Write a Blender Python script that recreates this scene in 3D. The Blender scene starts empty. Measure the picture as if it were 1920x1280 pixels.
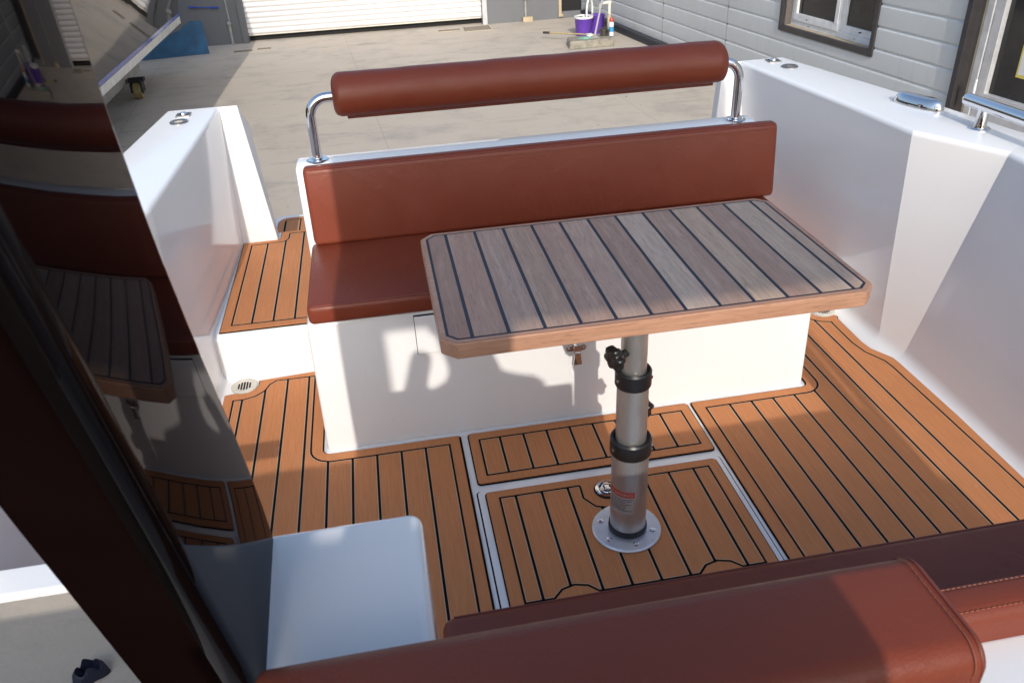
import bpy, bmesh, math, random
from mathutils import Vector, Matrix, Quaternion
random.seed(7)
R = math.radians
sc = bpy.context.scene
COL = sc.collection

# ------------------------------------------------------------------ materials
def lin(c):
    return tuple((x/12.92 if x <= .04045 else ((x+.055)/1.055)**2.4) for x in c)

class NT:
    def __init__(s, name):
        s.m = bpy.data.materials.new(name); s.m.use_nodes = True
        s.t = s.m.node_tree; s.t.nodes.clear()
        s.out = s.n('ShaderNodeOutputMaterial'); s.b = s.n('ShaderNodeBsdfPrincipled')
        s.l(s.b.outputs[0], s.out.inputs[0])
    def n(s, t, **k):
        x = s.t.nodes.new(t)
        for a, v in k.items():
            if a.startswith('i_'):
                key = a[2:]
                x.inputs[int(key) if key.isdigit() else key.replace('_', ' ')].default_value = v
            else: setattr(x, a, v)
        return x
    def l(s, a, b): s.t.links.new(a, b)
    def coord(s, sx=1, sy=1, sz=1, rot=(0, 0, 0), kind='Object'):
        c = s.n('ShaderNodeTexCoord'); mp = s.n('ShaderNodeMapping')
        mp.inputs['Scale'].default_value = (sx, sy, sz); mp.inputs['Rotation'].default_value = rot
        s.l(c.outputs[kind], mp.inputs[0]); return mp.outputs[0]
    def noise(s, co, scale, detail=4, rough=.55, dist=0):
        x = s.n('ShaderNodeTexNoise', i_Scale=scale, i_Detail=detail, i_Roughness=rough, i_Distortion=dist)
        s.l(co, x.inputs['Vector']); return x.outputs['Fac']
    def ramp(s, fac, stops):
        x = s.n('ShaderNodeValToRGB'); e = x.color_ramp.elements
        while len(e) < len(stops): e.new(.5)
        for el, (p, c) in zip(e, stops):
            el.position = p; el.color = (*c, 1) if len(c) == 3 else c
        s.l(fac, x.inputs[0]); return x.outputs[0]
    def mix(s, fac, a, b, mode='MIX'):
        x = s.n('ShaderNodeMix', data_type='RGBA', blend_type=mode)
        for sock, v in ((x.inputs[0], fac), (x.inputs[6], a), (x.inputs[7], b)):
            if isinstance(v, (int, float)): sock.default_value = v
            elif isinstance(v, tuple): sock.default_value = (*v, 1) if len(v) == 3 else v
            else: s.l(v, sock)
        return x.outputs[2]
    def math(s, op, a, b=0.0):
        x = s.n('ShaderNodeMath', operation=op)
        for sock, v in ((x.inputs[0], a), (x.inputs[1], b)):
            if isinstance(v, (int, float)): sock.default_value = v
            else: s.l(v, sock)
        return x.outputs[0]
    def bump(s, h, strength=.2, dist=.002):
        x = s.n('ShaderNodeBump'); x.inputs['Strength'].default_value = strength
        x.inputs['Distance'].default_value = dist
        s.l(h, x.inputs['Height']); s.l(x.outputs[0], s.b.inputs['Normal'])
    def set(s, color=None, rough=None, metal=None, **k):
        for nm, v in (('Base Color', color), ('Roughness', rough), ('Metallic', metal)):
            if v is None: continue
            if isinstance(v, (int, float)): s.b.inputs[nm].default_value = v
            elif isinstance(v, tuple): s.b.inputs[nm].default_value = (*v, 1)
            else: s.l(v, s.b.inputs[nm])
        for kk, v in k.items():
            s.b.inputs[kk.replace('_', ' ')].default_value = v
        return s

M = {}
def simple(name, c, rough, metal=0, nscale=12, namt=.12, bscale=0, bstr=.1, bdist=.001, **k):
    t = NT(name); co = t.coord()
    f = t.noise(co, nscale, 5)
    a = tuple(max(0, x*(1-namt)) for x in c); b = tuple(min(1, x*(1+namt)) for x in c)
    t.set(color=t.ramp(f, [(.3, a), (.7, b)]), rough=rough, metal=metal, **k)
    if bscale:
        t.bump(t.noise(co, bscale, 3), bstr, bdist)
    M[name] = t.m; return t.m

# glossy white gelcoat
t = NT('gelcoat'); co = t.coord()
f = t.noise(co, 2.2, 3); f2 = t.noise(co, 45, 4)
c = t.ramp(f, [(.3, (.80, .80, .80)), (.7, (.835, .83, .825))])
scf = t.noise(t.coord(26, 26, 1.2, (0.2, .3, .5)), 3.0, 6, .75, .8)
c = t.mix(t.ramp(scf, [(.66, (0,)*3), (.72, (.28,)*3)]), c, (.60, .585, .56))
c = t.mix(t.ramp(f2, [(.62, (0, 0, 0)), (.78, (.16, .16, .16))]), c, (.66, .65, .63))
t.set(color=c, rough=t.ramp(t.noise(co, 9, 4), [(.3, (.06,)*3), (.75, (.16,)*3)]), IOR=1.5)
t.bump(t.noise(co, 5, 2), .12, .004); M['gelcoat'] = t.m

# sewn marine leather
t = NT('leather'); co = t.coord()
f = t.noise(co, 3.5, 4)
c = t.ramp(f, [(.3, (.165, .034, .0165)), (.7, (.195, .042, .021))])
v = t.n('ShaderNodeTexVoronoi', i_Scale=330.0); t.l(co, v.inputs['Vector'])
c = t.mix(t.ramp(t.noise(co, 60, 3), [(.66, (0, 0, 0)), (.74, (.22,)*3)]), c, (.23, .068, .038))
t.set(color=c, rough=t.ramp(t.noise(co, 14, 4), [(.3, (.36,)*3), (.7, (.5,)*3)]), Specular_IOR_Level=.32)
h = t.math('ADD', t.math('MULTIPLY', v.outputs['Distance'], .35), t.math('MULTIPLY', t.noise(co, 9, 4, .5, .8), 4.5))
t.bump(h, .45, .0014); M['leather'] = t.m
simple('stitch', (.25, .075, .042), .7)
simple('piping', (.17, .036, .022), .5)

# EVA foam teak
def eva(name, base, k=1.0):
    t = NT(name); co = t.coord(1, .035, 1); co2 = t.coord()
    g = t.noise(co, 330, 4, .65); g2 = t.noise(co2, 2.3, 4); g3 = t.noise(co2, 900, 2)
    lo = tuple(x*.88 for x in base); hi = tuple(min(1, x*1.10) for x in base)
    c = t.ramp(g, [(.32, lo), (.68, hi)])
    c = t.mix(t.ramp(g2, [(.35, (0,)*3), (.7, (.5,)*3)]), c, tuple(x*.80 for x in base))
    sp = t.ramp(t.noise(co2, 70, 2), [(.735, (0,)*3), (.76, (.5,)*3)])
    c = t.mix(sp, c, (.5, .42, .33))
    t.set(color=c, rough=.66, Specular_IOR_Level=.14)
    t.bump(t.math('ADD', g, t.math('MULTIPLY', g3, .5)), .35, .0006)
    M[name] = t.m
eva('eva_teak', (.57, .235, .098))
simple('eva_groove', (.008, .008, .009), .8, Specular_IOR_Level=.1)
simple('eva_lit_edge', (.50, .33, .21), .6)  # pale strips: light caught along groove edges, put into the colour
simple('rubber', (.014, .014, .015), .5, bscale=60, bstr=.2)

# table planks: each plank its own tone
def teak(name, base, along, rnd=.0):
    t = NT(name)
    geo = t.n('ShaderNodeNewGeometry'); ri = geo.outputs['Random Per Island']
    sc3 = (1, .07, 1) if along == 'y' else (.07, 1, 1)
    tc = t.n('ShaderNodeTexCoord'); off = t.n('ShaderNodeVectorMath', operation='MULTIPLY_ADD')
    t.l(tc.outputs['Object'], off.inputs[0]); off.inputs[1].default_value = sc3
    cmb = t.n('ShaderNodeCombineXYZ')
    for i in range(3): t.l(t.math('MULTIPLY', ri, 7.3+i*3.1), cmb.inputs[i])
    t.l(cmb.outputs[0], off.inputs[2]); co = off.outputs[0]
    g = t.noise(co, 150, 5, .65, .4)
    w = t.n('ShaderNodeTexWave', i_Scale=9.0, i_Distortion=9.0, i_Detail=3.0); w.inputs['Detail Scale'].default_value = 1.4
    t.l(co, w.inputs['Vector'])
    fig = t.noise(co, 16, 4, .6, 1.6)
    c = t.ramp(g, [(.28, tuple(x*.72 for x in base)), (.72, tuple(min(1, x*1.18) for x in base))])
    c = t.mix(t.math('MULTIPLY', w.outputs['Fac'], .28), c, tuple(x*.66 for x in base))
    c = t.mix(t.ramp(fig, [(.35, (0,)*3), (.75, (.55,)*3)]), c, (base[0]*.78, base[1]*.62, base[2]*.58))
    if rnd:
        tone = t.ramp(ri, [(0, (.66, .52, .48)), (.22, (1.0, .99, .96)), (.42, (.78, .60, .55)), (.62, (1.0, 1.0, 1.0)), (.8, (.70, .56, .52)), (1, (.98, .92, .84))])
        c = t.mix(rnd, c, tone, 'MULTIPLY')
    pore = t.ramp(t.noise(co, 420, 2), [(.30, (.55,)*3), (.42, (1,)*3)])
    c = t.mix(.7, c, pore, 'MULTIPLY')
    t.set(color=c, rough=.47, Specular_IOR_Level=.45)
    t.bump(g, .2, .0006); M[name] = t.m
teak('table_plank', (.56, .43, .33), 'y', 1.0)
teak('table_edge', (.52, .29, .185), 'x')
simple('caulk', (.013, .015, .026), .5)

# metals
t = NT('chrome'); co = t.coord()
t.set(color=(.74, .74, .75), rough=t.ramp(t.noise(co, 30, 3), [(.3, (.05,)*3), (.8, (.13,)*3)]), metal=1.0); M['chrome'] = t.m
t = NT('brushed_aluminium'); co = t.coord()
f = t.noise(co, 70, 5, .7); f2 = t.noise(t.coord(1, 1, .25), 40, 4)
t.set(color=t.ramp(f2, [(.3, (.50, .48, .46)), (.7, (.62, .60, .58))]), rough=t.ramp(f, [(.3, (.30,)*3), (.75, (.46,)*3)]), metal=.85)
t.bump(f, .08, .0006); M['aluminium'] = t.m
simple('fitting_steel', (.30, .285, .275), .22, .9, nscale=60, namt=.2)
simple('flange_aluminium', (.68, .70, .74), .38, .75, nscale=30, namt=.06)
simple('black_plastic', (.012, .012, .013), .33, bscale=90, bstr=.06)
# lacquered pillar
t = NT('black_lacquer'); co = t.coord()
t.set(color=t.ramp(t.noise(co, 5, 3), [(.3, (.0045, .0035, .0035)), (.7, (.007, .005, .005))]), rough=.6, Specular_IOR_Level=0.0)
gl = t.n('ShaderNodeBsdfGlossy'); gl.inputs['Color'].default_value = (.36, .345, .35, 1)
t.l(t.ramp(t.noise(co, 20, 5), [(.35, (.012,)*3), (.8, (.05,)*3)]), gl.inputs['Roughness'])
fr = t.n('ShaderNodeFresnel', i_IOR=1.45); mx = t.n('ShaderNodeMixShader')
t.l(fr.outputs[0], mx.inputs[0]); t.l(t.b.outputs[0], mx.inputs[1]); t.l(gl.outputs[0], mx.inputs[2]); t.l(mx.outputs[0], t.out.inputs[0])
bp_ = t.n('ShaderNodeBump'); bp_.inputs['Strength'].default_value = .10; bp_.inputs['Distance'].default_value = .006
t.l(t.noise(co, 3.2, 2), bp_.inputs['Height']); t.l(bp_.outputs[0], gl.inputs['Normal']); t.l(bp_.outputs[0], fr.inputs['Normal'])
M['lacquer'] = t.m
t = NT('dark_gelcoat'); co = t.coord()
t.set(color=t.ramp(t.noise(co, 3, 3), [(.3, (.030, .029, .029)), (.7, (.036, .034, .034))]), rough=.03, IOR=1.9)
t.bump(t.noise(co, 1.3, 2), .10, .02); M['dark_gelcoat'] = t.m
simple('stripe_blue', (.035, .075, .36), .15)
simple('stripe_white', (.72, .73, .68), .15)
simple('antifoul', (.02, .02, .022), .7)

# yard ground
t = NT('concrete'); co = t.coord(); 
big = t.noise(co, .35, 5, .6); mid = t.noise(co, 2.1, 6, .65); fine = t.noise(co, 60, 4, .7)
c = t.ramp(big, [(.3, (.45, .39, .325)), (.7, (.52, .46, .385))])
c = t.mix(t.ramp(mid, [(.50, (0,)*3), (.72, (.65,)*3)]), c, (.31, .285, .255))
c = t.mix(t.ramp(fine, [(.3, (.0,)*3), (.8, (.22,)*3)]), c, (.30, .275, .24))
st = t.noise(t.coord(.55, 2.4, 1, (0, 0, .35)), 1.9, 6, .7, .6)
c = t.mix(t.ramp(st, [(.57, (0,)*3), (.70, (.65,)*3)]), c, (.26, .245, .225))
pale = t.noise(t.coord(1.6, .5, 1, (0, 0, -.5)), 1.3, 5, .7, 1.2)
c = t.mix(t.ramp(pale, [(.58, (0,)*3), (.72, (.35,)*3)]), c, (.51, .47, .42))
br = t.n('ShaderNodeTexBrick', i_Scale=1.0); t.l(t.coord(1, 1, 1, (0, 0, R(-4))), br.inputs['Vector'])
br.offset = 0; br.inputs['Brick Width'].default_value = 2.6; br.inputs['Row Height'].default_value = 2.2
br.inputs['Mortar Size'].default_value = .008; br.inputs['Mortar Smooth'].default_value = .4
c = t.mix(t.math('MULTIPLY', br.outputs['Fac'], .2), c, (.17, .155, .13))
spk = t.ramp(t.noise(co, 11, 3, .5), [(.735, (0,)*3), (.75, (.75,)*3)])
c = t.mix(spk, c, (.11, .10, .09))
t.set(color=c, rough=.88, Specular_IOR_Level=.25)
t.bump(t.math('ADD', fine, t.math('MULTIPLY', mid, 1.5)), .35, .004); M['concrete'] = t.m

def wallmat(name, c, streak=.25, emb=0):
    t = NT(name); co = t.coord()
    f = t.noise(co, 1.1, 5); s = t.noise(t.coord(5, 5, .35), 3.2, 5, .7); fi = t.noise(co, 130, 3)
    k = t.ramp(f, [(.3, tuple(x*.93 for x in c)), (.7, tuple(min(1, x*1.05) for x in c))])
    k = t.mix(t.ramp(s, [(.55, (0,)*3), (.8, (streak,)*3)]), k, (c[0]*.62, c[1]*.55, c[2]*.45))
    t.set(color=k, rough=.62, Specular_IOR_Level=.35)
    t.bump(t.noise(co, 75, 3) if emb else fi, .45 if emb else .15, .004 if emb else .002); M[name] = t.m
wallmat('siding', (.53, .555, .565), .25, 1)
wallmat('garage_render', (.135, .14, .15), .3)
wallmat('plinth_paint', (.05, .055, .065), .5)
wallmat('shutter_white', (.60, .595, .61), .10)
simple('shutter_dirty', (.55, .52, .46), .7)
simple('void_black', (.006, .006, .007), .8)
simple('alu_white', (.66, .67, .68), .4)
simple('alu_silver', (.55, .555, .57), .35, .3)
simple('dark_frame', (.035, .032, .035), .4)
simple('reveal_brown', (.11, .095, .085), .6)
simple('sealant_tan', (.42, .34, .23), .7)
t = NT('window_glass'); co = t.coord()
t.set(color=t.ramp(t.noise(co, 1.7, 4), [(.35, (.012, .013, .015)), (.7, (.03, .031, .031))]), rough=.035, IOR=1.5)
t.bump(t.noise(co, 2.0, 2), .08, .01); M['glass'] = t.m
simple('blue_paint', (.02, .10, .21), .5, nscale=5, namt=.3)
simple('galvanised', (.34, .335, .32), .55, .3)
simple('caster_yellow', (.26, .20, .09), .6)
simple('cast_iron', (.05, .042, .035), .7)
simple('rust_grate', (.44, .37, .28), .8)
simple('purple_plastic', (.115, .045, .36), .4)
simple('white_plastic', (.72, .72, .70), .4)
simple('dark_plastic', (.03, .03, .035), .5)
simple('steel_pole', (.42, .40, .40), .4, .5)
simple('wood_pole', (.42, .33, .17), .6)
simple('block_concrete', (.24, .22, .18), .9, nscale=18, namt=.3, bscale=40, bstr=.4, bdist=.004)
simple('pvc', (.68, .66, .58), .45)
simple('mop_yarn', (.30, .28, .26), .9, bscale=90, bstr=.8, bdist=.01)
simple('green_cloth', (.14, .33, .26), .9)
simple('can_white', (.62, .70, .74), .35)
simple('can_blue', (.05, .28, .52), .35)
simple('can_red', (.42, .05, .03), .4)
simple('scrap_blue', (.008, .012, .035), .55, bscale=30, bstr=.5, bdist=.006)
simple('label_red', (.48, .045, .025), .5)
simple('label_print', (.05, .05, .05), .6)
simple('label_film', (.50, .48, .46), .35, .4)
simple('paper', (.70, .70, .66), .7)
simple('paper_yellow', (.66, .55, .10), .7)
simple('drain_plastic', (.60, .57, .50), .45)
simple('pillar_no_reflect', (.0055, .0026, .0024), .22, nscale=6, namt=.2, bscale=4, bstr=.05, bdist=.004, Specular_IOR_Level=.0)  # front and outer pillar faces: reflections left out, their darkness put into the colour
simple('blocker_brown', (.035, .014, .010), .4)  # for the added sun blockers, dark so the pillar reflects dark
simple('skin', (.46, .27, .19), .55)
simple('shirt_dark', (.05, .055, .07), .85, bscale=200, bstr=.2)
simple('trousers', (.04, .045, .06), .85)
simple('hair', (.012, .01, .009), .5)

# ------------------------------------------------------------------ object helpers
ORG = {}
def link(o): COL.objects.link(o); return o
def tag(o, label=None, cat=None, group=None, kind=None):
    if label: o['label'] = label
    if cat: o['category'] = cat
    if group: o['group'] = group
    if kind: o['kind'] = kind
    return o
def thing(name, label, cat, loc=(0, 0, 0), group=None):
    o = link(bpy.data.objects.new(name, None)); o.empty_display_size = .1
    o.location = loc; ORG[o.name] = Vector(loc); return tag(o, label, cat, group)

def obj(name, bm, mats, parent=None, smooth=True, bevel=0, seg=3, loc=None, ang=35, label=None):
    """bm in world coordinates -> one mesh object; children keep their thing's origin"""
    org = ORG[parent.name] if parent else Vector(loc or (0, 0, 0))
    bmesh.ops.recalc_face_normals(bm, faces=bm.faces[:]) if not bm.get('keep') else None
    me = bpy.data.meshes.new(name); bm['bm'].to_mesh(me) if isinstance(bm, dict) else bm.to_mesh(me)
    me.transform(Matrix.Translation(-org))
    for m in (mats if isinstance(mats, (list, tuple)) else [mats]): me.materials.append(M[m])
    o = link(bpy.data.objects.new(name, me))
    if smooth:
        for p in me.polygons: p.use_smooth = True
        if not bevel: me.set_sharp_from_angle(angle=R(ang))
    if bevel:
        b = o.modifiers.new('bevel', 'BEVEL'); b.width = bevel; b.segments = seg
        b.limit_method = 'ANGLE'; b.angle_limit = R(ang); b.harden_normals = True
    if parent: o.parent = parent
    else: o.location = org
    ORG[o.name] = org
    if label: o['label'] = label
    return o

class B:
    """bmesh collector"""
    def __init__(s): s.bm = bmesh.new(); s.mi = 0
    def get(s, *_): return None
    def face(s, pts, mi=None):
        f = s.bm.faces.new([s.bm.verts.new(p) for p in pts]); f.material_index = s.mi if mi is None else mi; return f
    def hexa(s, lo, hi, mi=None):
        """lo, hi: four corners each, same winding"""
        v = [s.bm.verts.new(p) for p in list(lo)+list(hi)]
        for q in ((3, 2, 1, 0), (4, 5, 6, 7), (0, 1, 5, 4), (1, 2, 6, 5), (2, 3, 7, 6), (3, 0, 4, 7)):
            f = s.bm.faces.new([v[i] for i in q]); f.material_index = s.mi if mi is None else mi
        return s
    def box(s, x0, x1, y0, y1, z0, z1, mi=None):
        return s.hexa([(x0, y0, z0), (x1, y0, z0), (x1, y1, z0), (x0, y1, z0)],
                      [(x0, y0, z1), (x1, y0, z1), (x1, y1, z1), (x0, y1, z1)], mi)
    def obox(s, c, ax, ay, az, mi=None):
        c = Vector(c); ax, ay, az = Vector(ax), Vector(ay), Vector(az)
        lo = [c-ax-ay-az, c+ax-ay-az, c+ax+ay-az, c-ax+ay-az]; hi = [p+2*az for p in lo]
        return s.hexa(lo, hi, mi)
    def prism(s, poly, z0, z1, mi=None, mside=None):
        n = len(poly); lo = [s.bm.verts.new((p[0], p[1], z0)) for p in poly]; hi = [s.bm.verts.new((p[0], p[1], z1)) for p in poly]
        mi = s.mi if mi is None else mi
        s.bm.faces.new(hi).material_index = mi; s.bm.faces.new(lo[::-1]).material_index = mi
        for i in range(n):
            f = s.bm.faces.new([lo[i], lo[(i+1) % n], hi[(i+1) % n], hi[i]]); f.material_index = mi if mside is None else mside
        return s
    def extr(s, poly, axis, a0, a1, mi=None):
        """polygon in the plane across an axis ('x': (y,z)), extruded along it"""
        mk = (lambda p, a: (a, p[0], p[1])) if axis == 'x' else (lambda p, a: (p[0], a, p[1]))
        n = len(poly); lo = [s.bm.verts.new(mk(p, a0)) for p in poly]; hi = [s.bm.verts.new(mk(p, a1)) for p in poly]
        fs = [s.bm.faces.new(hi), s.bm.faces.new(lo[::-1])]+[s.bm.faces.new([lo[i], lo[(i+1) % n], hi[(i+1) % n], hi[i]]) for i in range(n)]
        for f in fs: f.material_index = s.mi if mi is None else mi
        return s
    def grid(s, rows, mi=None, close=False):
        vs = [[s.bm.verts.new(p) for p in r] for r in rows]
        for a, b in zip(vs, vs[1:]):
            m = len(a)
            for i in range(m if close else m-1):
                f = s.bm.faces.new([a[i], a[(i+1) % m], b[(i+1) % m], b[i]]); f.material_index = s.mi if mi is None else mi
        return vs
    def tube(s, path, r, n=16, mi=None, cap=True):
        path = [Vector(p) for p in path]; rs = r if isinstance(r, (list, tuple)) else [r]*len(path)
        rows = []; up = None
        for i, p in enumerate(path):
            d = (path[min(i+1, len(path)-1)]-path[max(i-1, 0)]).normalized()
            if up is None: up = d.orthogonal().normalized()
            up = (up-d*up.dot(d)).normalized(); sd = d.cross(up)
            rows.append([p+(up*math.cos(a)+sd*math.sin(a))*rs[i] for a in [2*math.pi*k/n for k in range(n)]])
        vs = s.grid(rows, mi, True)
        if cap:
            for ring in (vs[0][::-1], vs[-1]):
                f = s.bm.faces.new(ring); f.material_index = s.mi if mi is None else mi
        return s
    def lathe(s, prof, c=(0, 0, 0), q=None, n=40, mi=None):
        """prof [(r,h)], about local z moved to c and turned by quaternion q"""
        c = Vector(c); rows = []
        for r, h in prof:
            ring = []
            for k in range(n):
                a = 2*math.pi*k/n; v = Vector((r*math.cos(a), r*math.sin(a), h))
                if q: v = q @ v
                ring.append(c+v)
            rows.append(ring)
        vs = s.grid(rows, mi, True)
        for ring, r in ((vs[0][::-1], prof[0][0]), (vs[-1], prof[-1][0])):
            if r > 1e-6: s.bm.faces.new(ring).material_index = s.mi if mi is None else mi
        bmesh.ops.remove_doubles(s.bm, verts=s.bm.verts[:], dist=1e-6)
        return s
def fin(name, b, mats, parent=None, **k):
    bm = b.bm
    bmesh.ops.recalc_face_normals(bm, faces=bm.faces[:])
    org = ORG[parent.name] if parent else Vector(k.get('loc') or (0, 0, 0))
    me = bpy.data.meshes.new(name); bm.to_mesh(me); bm.free()
    me.transform(Matrix.Translation(-org))
    for m in (mats if isinstance(mats, (list, tuple)) else [mats]): me.materials.append(M[m])
    o = link(bpy.data.objects.new(name, me))
    bevel = k.get('bevel', 0); ang = k.get('ang', 35)
    if k.get('smooth', True):
        for p in me.polygons: p.use_smooth = True
        if not bevel: me.set_sharp_from_angle(angle=R(ang))
    if bevel:
        m = o.modifiers.new('bevel', 'BEVEL'); m.width = bevel; m.segments = k.get('seg', 3)
        m.limit_method = 'ANGLE'; m.angle_limit = R(ang); m.harden_normals = True
    if parent: o.parent = parent
    else: o.location = org
    ORG[o.name] = org
    if k.get('label'): o['label'] = k['label']
    return o
def arc(cx, cy, r, a0, a1, n=8): return [(cx+r*math.cos(R(a0+(a1-a0)*i/n)), cy+r*math.sin(R(a0+(a1-a0)*i/n))) for i in range(n+1)]
def qto(d): return Vector((0, 0, 1)).rotation_difference(Vector(d).normalized())
def rrect(x0, x1, y0, y1, r, n=5):
    return arc(x1-r, y0+r, r, -90, 0, n)+arc(x1-r, y1-r, r, 0, 90, n)+arc(x0+r, y1-r, r, 90, 180, n)+arc(x0+r, y0+r, r, 180, 270, n)
def inset(poly, d):
    """offset a CCW polygon inwards"""
    n = len(poly); out = []
    for i in range(n):
        p0, p1, p2 = Vector(poly[i-1]), Vector(poly[i]), Vector(poly[(i+1) % n])
        e1, e2 = (p1-p0).normalized(), (p2-p1).normalized()
        n1, n2 = Vector((-e1.y, e1.x)), Vector((-e2.y, e2.x))
        m = (n1+n2); m = m/max(m.length_squared, .25)*2*d*.5*1.0
        k = n1+n2; L = k.length
        out.append(tuple(p1+k/L*(d/max(L/2, .45))) if L > 1e-6 else tuple(p1+n1*d))
    return out
def spans(poly, x):
    """y intervals of a polygon along the line X = x"""
    ys = []
    for i in range(len(poly)):
        (x0, y0), (x1, y1) = poly[i-1], poly[i]
        if (x0 <= x) != (x1 <= x): ys.append(y0+(y1-y0)*(x-x0)/(x1-x0))
    ys.sort(); return list(zip(ys[::2], ys[1::2]))

# ------------------------------------------------------------------ camera
CAMP = Vector((-.4757, -1.4596, 1.4868)); yaw, pitch, roll = -.1483, -.5396, .0516
Rm = Matrix.Rotation(yaw, 3, 'Z') @ Matrix.Rotation(pitch, 3, 'X') @ Matrix.Rotation(roll, 3, 'Y')
rt, fw, up = Rm.col[0], Rm.col[1], Rm.col[2]
cam = bpy.data.cameras.new('camera'); cam.sensor_width = 36; cam.lens = 1522.8/1920*36
cam.clip_start = .03; cam.clip_end = 600
cam.dof.use_dof = True; cam.dof.focus_distance = 2.3; cam.dof.aperture_fstop = 16
co_ = link(bpy.data.objects.new('camera', cam))
mw = Matrix((( rt.x, up.x, -fw.x, CAMP.x), (rt.y, up.y, -fw.y, CAMP.y), (rt.z, up.z, -fw.z, CAMP.z), (0, 0, 0, 1)))
co_.matrix_world = mw; sc.camera = co_

# ------------------------------------------------------------------ light
D = Vector((.045, 1, -.545)).normalized()
elev = math.asin(-D.z)
sun = bpy.data.lights.new('sun', 'SUN'); sun.energy = 3.05; sun.angle = R(.53); sun.color = (1, .93, .83)
so = link(bpy.data.objects.new('sun', sun)); so.rotation_euler = D.to_track_quat('-Z', 'Y').to_euler(); so.location = (0, -6, 8)
w = bpy.data.worlds.new('World'); sc.world = w; w.use_nodes = True
nt = w.node_tree; bg = nt.nodes['Background']
sky = nt.nodes.new('ShaderNodeTexSky'); sky.sky_type = 'NISHITA'; sky.sun_disc = False
sky.sun_elevation = elev; sky.sun_rotation = math.atan2(-D.x, -D.y); sky.dust_density = 5.0; sky.air_density = 1.5; sky.ozone_density = 6.0
hz = nt.nodes.new('ShaderNodeHueSaturation'); hz.inputs['Value'].default_value = 1.6; hz.inputs['Saturation'].default_value = .86   # gain that brightens the sky to lift shaded whites
nt.links.new(sky.outputs[0], hz.inputs['Color']); nt.links.new(hz.outputs[0], bg.inputs[0]); bg.inputs[1].default_value = .15
sc.view_settings.view_transform = 'Standard'; sc.view_settings.look = 'None'; sc.view_settings.exposure = 0

# ------------------------------------------------------------------ ground
G = -.8
b = B(); b.face([(-150, -150, G), (150, -150, G), (150, 150, G), (-150, 150, G)])
tag(fin('ground', b, 'concrete'), kind='structure')

# ================================================================== OUR BOAT
boat = thing('boat', 'white open boat with teak decking and a cockpit seen from its helm', 'boat', (0, 0, G))
GW = .73
# sidewalls: stations (floor xy, top inner xy, outer xy)
Rst = [[((1.07, -2.6), (1.02, -2.6), (1.40, -2.6)), ((1.092, -.6), (1.125, -.5), (1.41, -.45)), ((1.126, .569), (1.205, .440), (1.375, .55))],
       [((1.126, .569), (1.205, .440), (1.375, .55)), ((1.112, .686), (1.078, .690), (1.335, .855))],
       [((1.112, .686), (1.078, .690), (1.335, .855)), ((1.108, .90), (1.064, .90), (1.315, 1.02)), ((1.106, 1.0), (1.058, 1.0), (1.30, 1.1)), ((1.095, 1.76), (.985, 1.729), (1.19, 1.729))]]
Lst = [[((-1.126, .12), (-1.128, .12), (-1.35, .12)), ((-1.126, .569), (-1.122, .50), (-1.335, .60))],
       [((-1.126, .569), (-1.122, .50), (-1.335, .60)), ((-1.112, .686), (-1.100, .708), (-1.325, .8))],
       [((-1.112, .686), (-1.100, .708), (-1.325, .8)), ((-1.106, .90), (-1.091, .90), (-1.31, 1.1)), ((-1.10, 1.0), (-1.087, 1.0), (-1.30, 1.2)), ((-1.088, 1.76), (-1.054, 1.729), (-1.252, 1.729))]]
def sidewall(sts, sg):
    b = B()
    for st in sts: sideseg(b, st, sg)
    return b
def sideseg(b, st, sg):
    rows = []
    for (fx, fy), (tx, ty), (ox, oy) in st:
        F, T, O = Vector((fx, fy, 0)), Vector((tx, ty, GW)), Vector((ox, oy, GW))
        row = []
        r = .045
        ux = Vector((-sg, 0, 0))
        W = (T-F).normalized()
        for k in range(6):                                    # cove at the foot
            a = k/5; row.append(F+ux*r*(1-a)**2+W*r*a**2+Vector((0, 0, .001)))
        row.append(F+(T-F)*.5)
        e = .016; out = (O-T).normalized()
        row.append(T-W*e)
        for k in range(1, 5):
            a = k/5*math.pi/2; row.append(T-W*e*(1-math.sin(a))+out*e*(1-math.cos(a)))
        row.append(T+out*e)
        row.append(O-out*.02)
        for k in range(1, 5):
            a = k/4*math.pi/2; row.append(O-out*.02*(1-math.sin(a))-Vector((0, 0, .02*(1-math.cos(a)))))
        row.append(O+Vector((sg*.012, 0, -.06))); row.append(O+Vector((-sg*.02, 0, -.35))); row.append(O+Vector((-sg*.30, 0, -1.15)))
        rows.append(row)
    b.grid(rows)
def smoothgrid(b, name, **k):
    return fin(name, b, 'gelcoat', boat, ang=25, **k)
smoothgrid(sidewall(Rst, 1), 'hull_side'); smoothgrid(sidewall(Lst, -1), 'hull_side')
# end of the port bulwark at the side gate, with its flat cap plate
b = B(); b.extr([(-.42, .53), (-.12, .30), (.125, .30), (.125, GW), (-.42, GW)], 'x', -1.355, -1.165)
fin('gate_header', b, 'gelcoat', boat, bevel=.012)
# sole
b = B()
b.face([(-1.10, -2.6, 0), (1.14, -2.6, 0), (1.12, .57, 0), (1.09, .70, 0), (1.09, .99, 0), (-1.09, .99, 0), (-1.10, .70, 0), (-1.12, .57, 0)])
fin('sole', b, 'gelcoat', boat)
# hull bottom
b = B(); b.face([(-1.05, -3.2, -.42), (1.05, -3.2, -.42), (1.0, 1.75, -.42), (-1.0, 1.75, -.42)])
fin('hull_bottom', b, 'gelcoat', boat)
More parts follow.
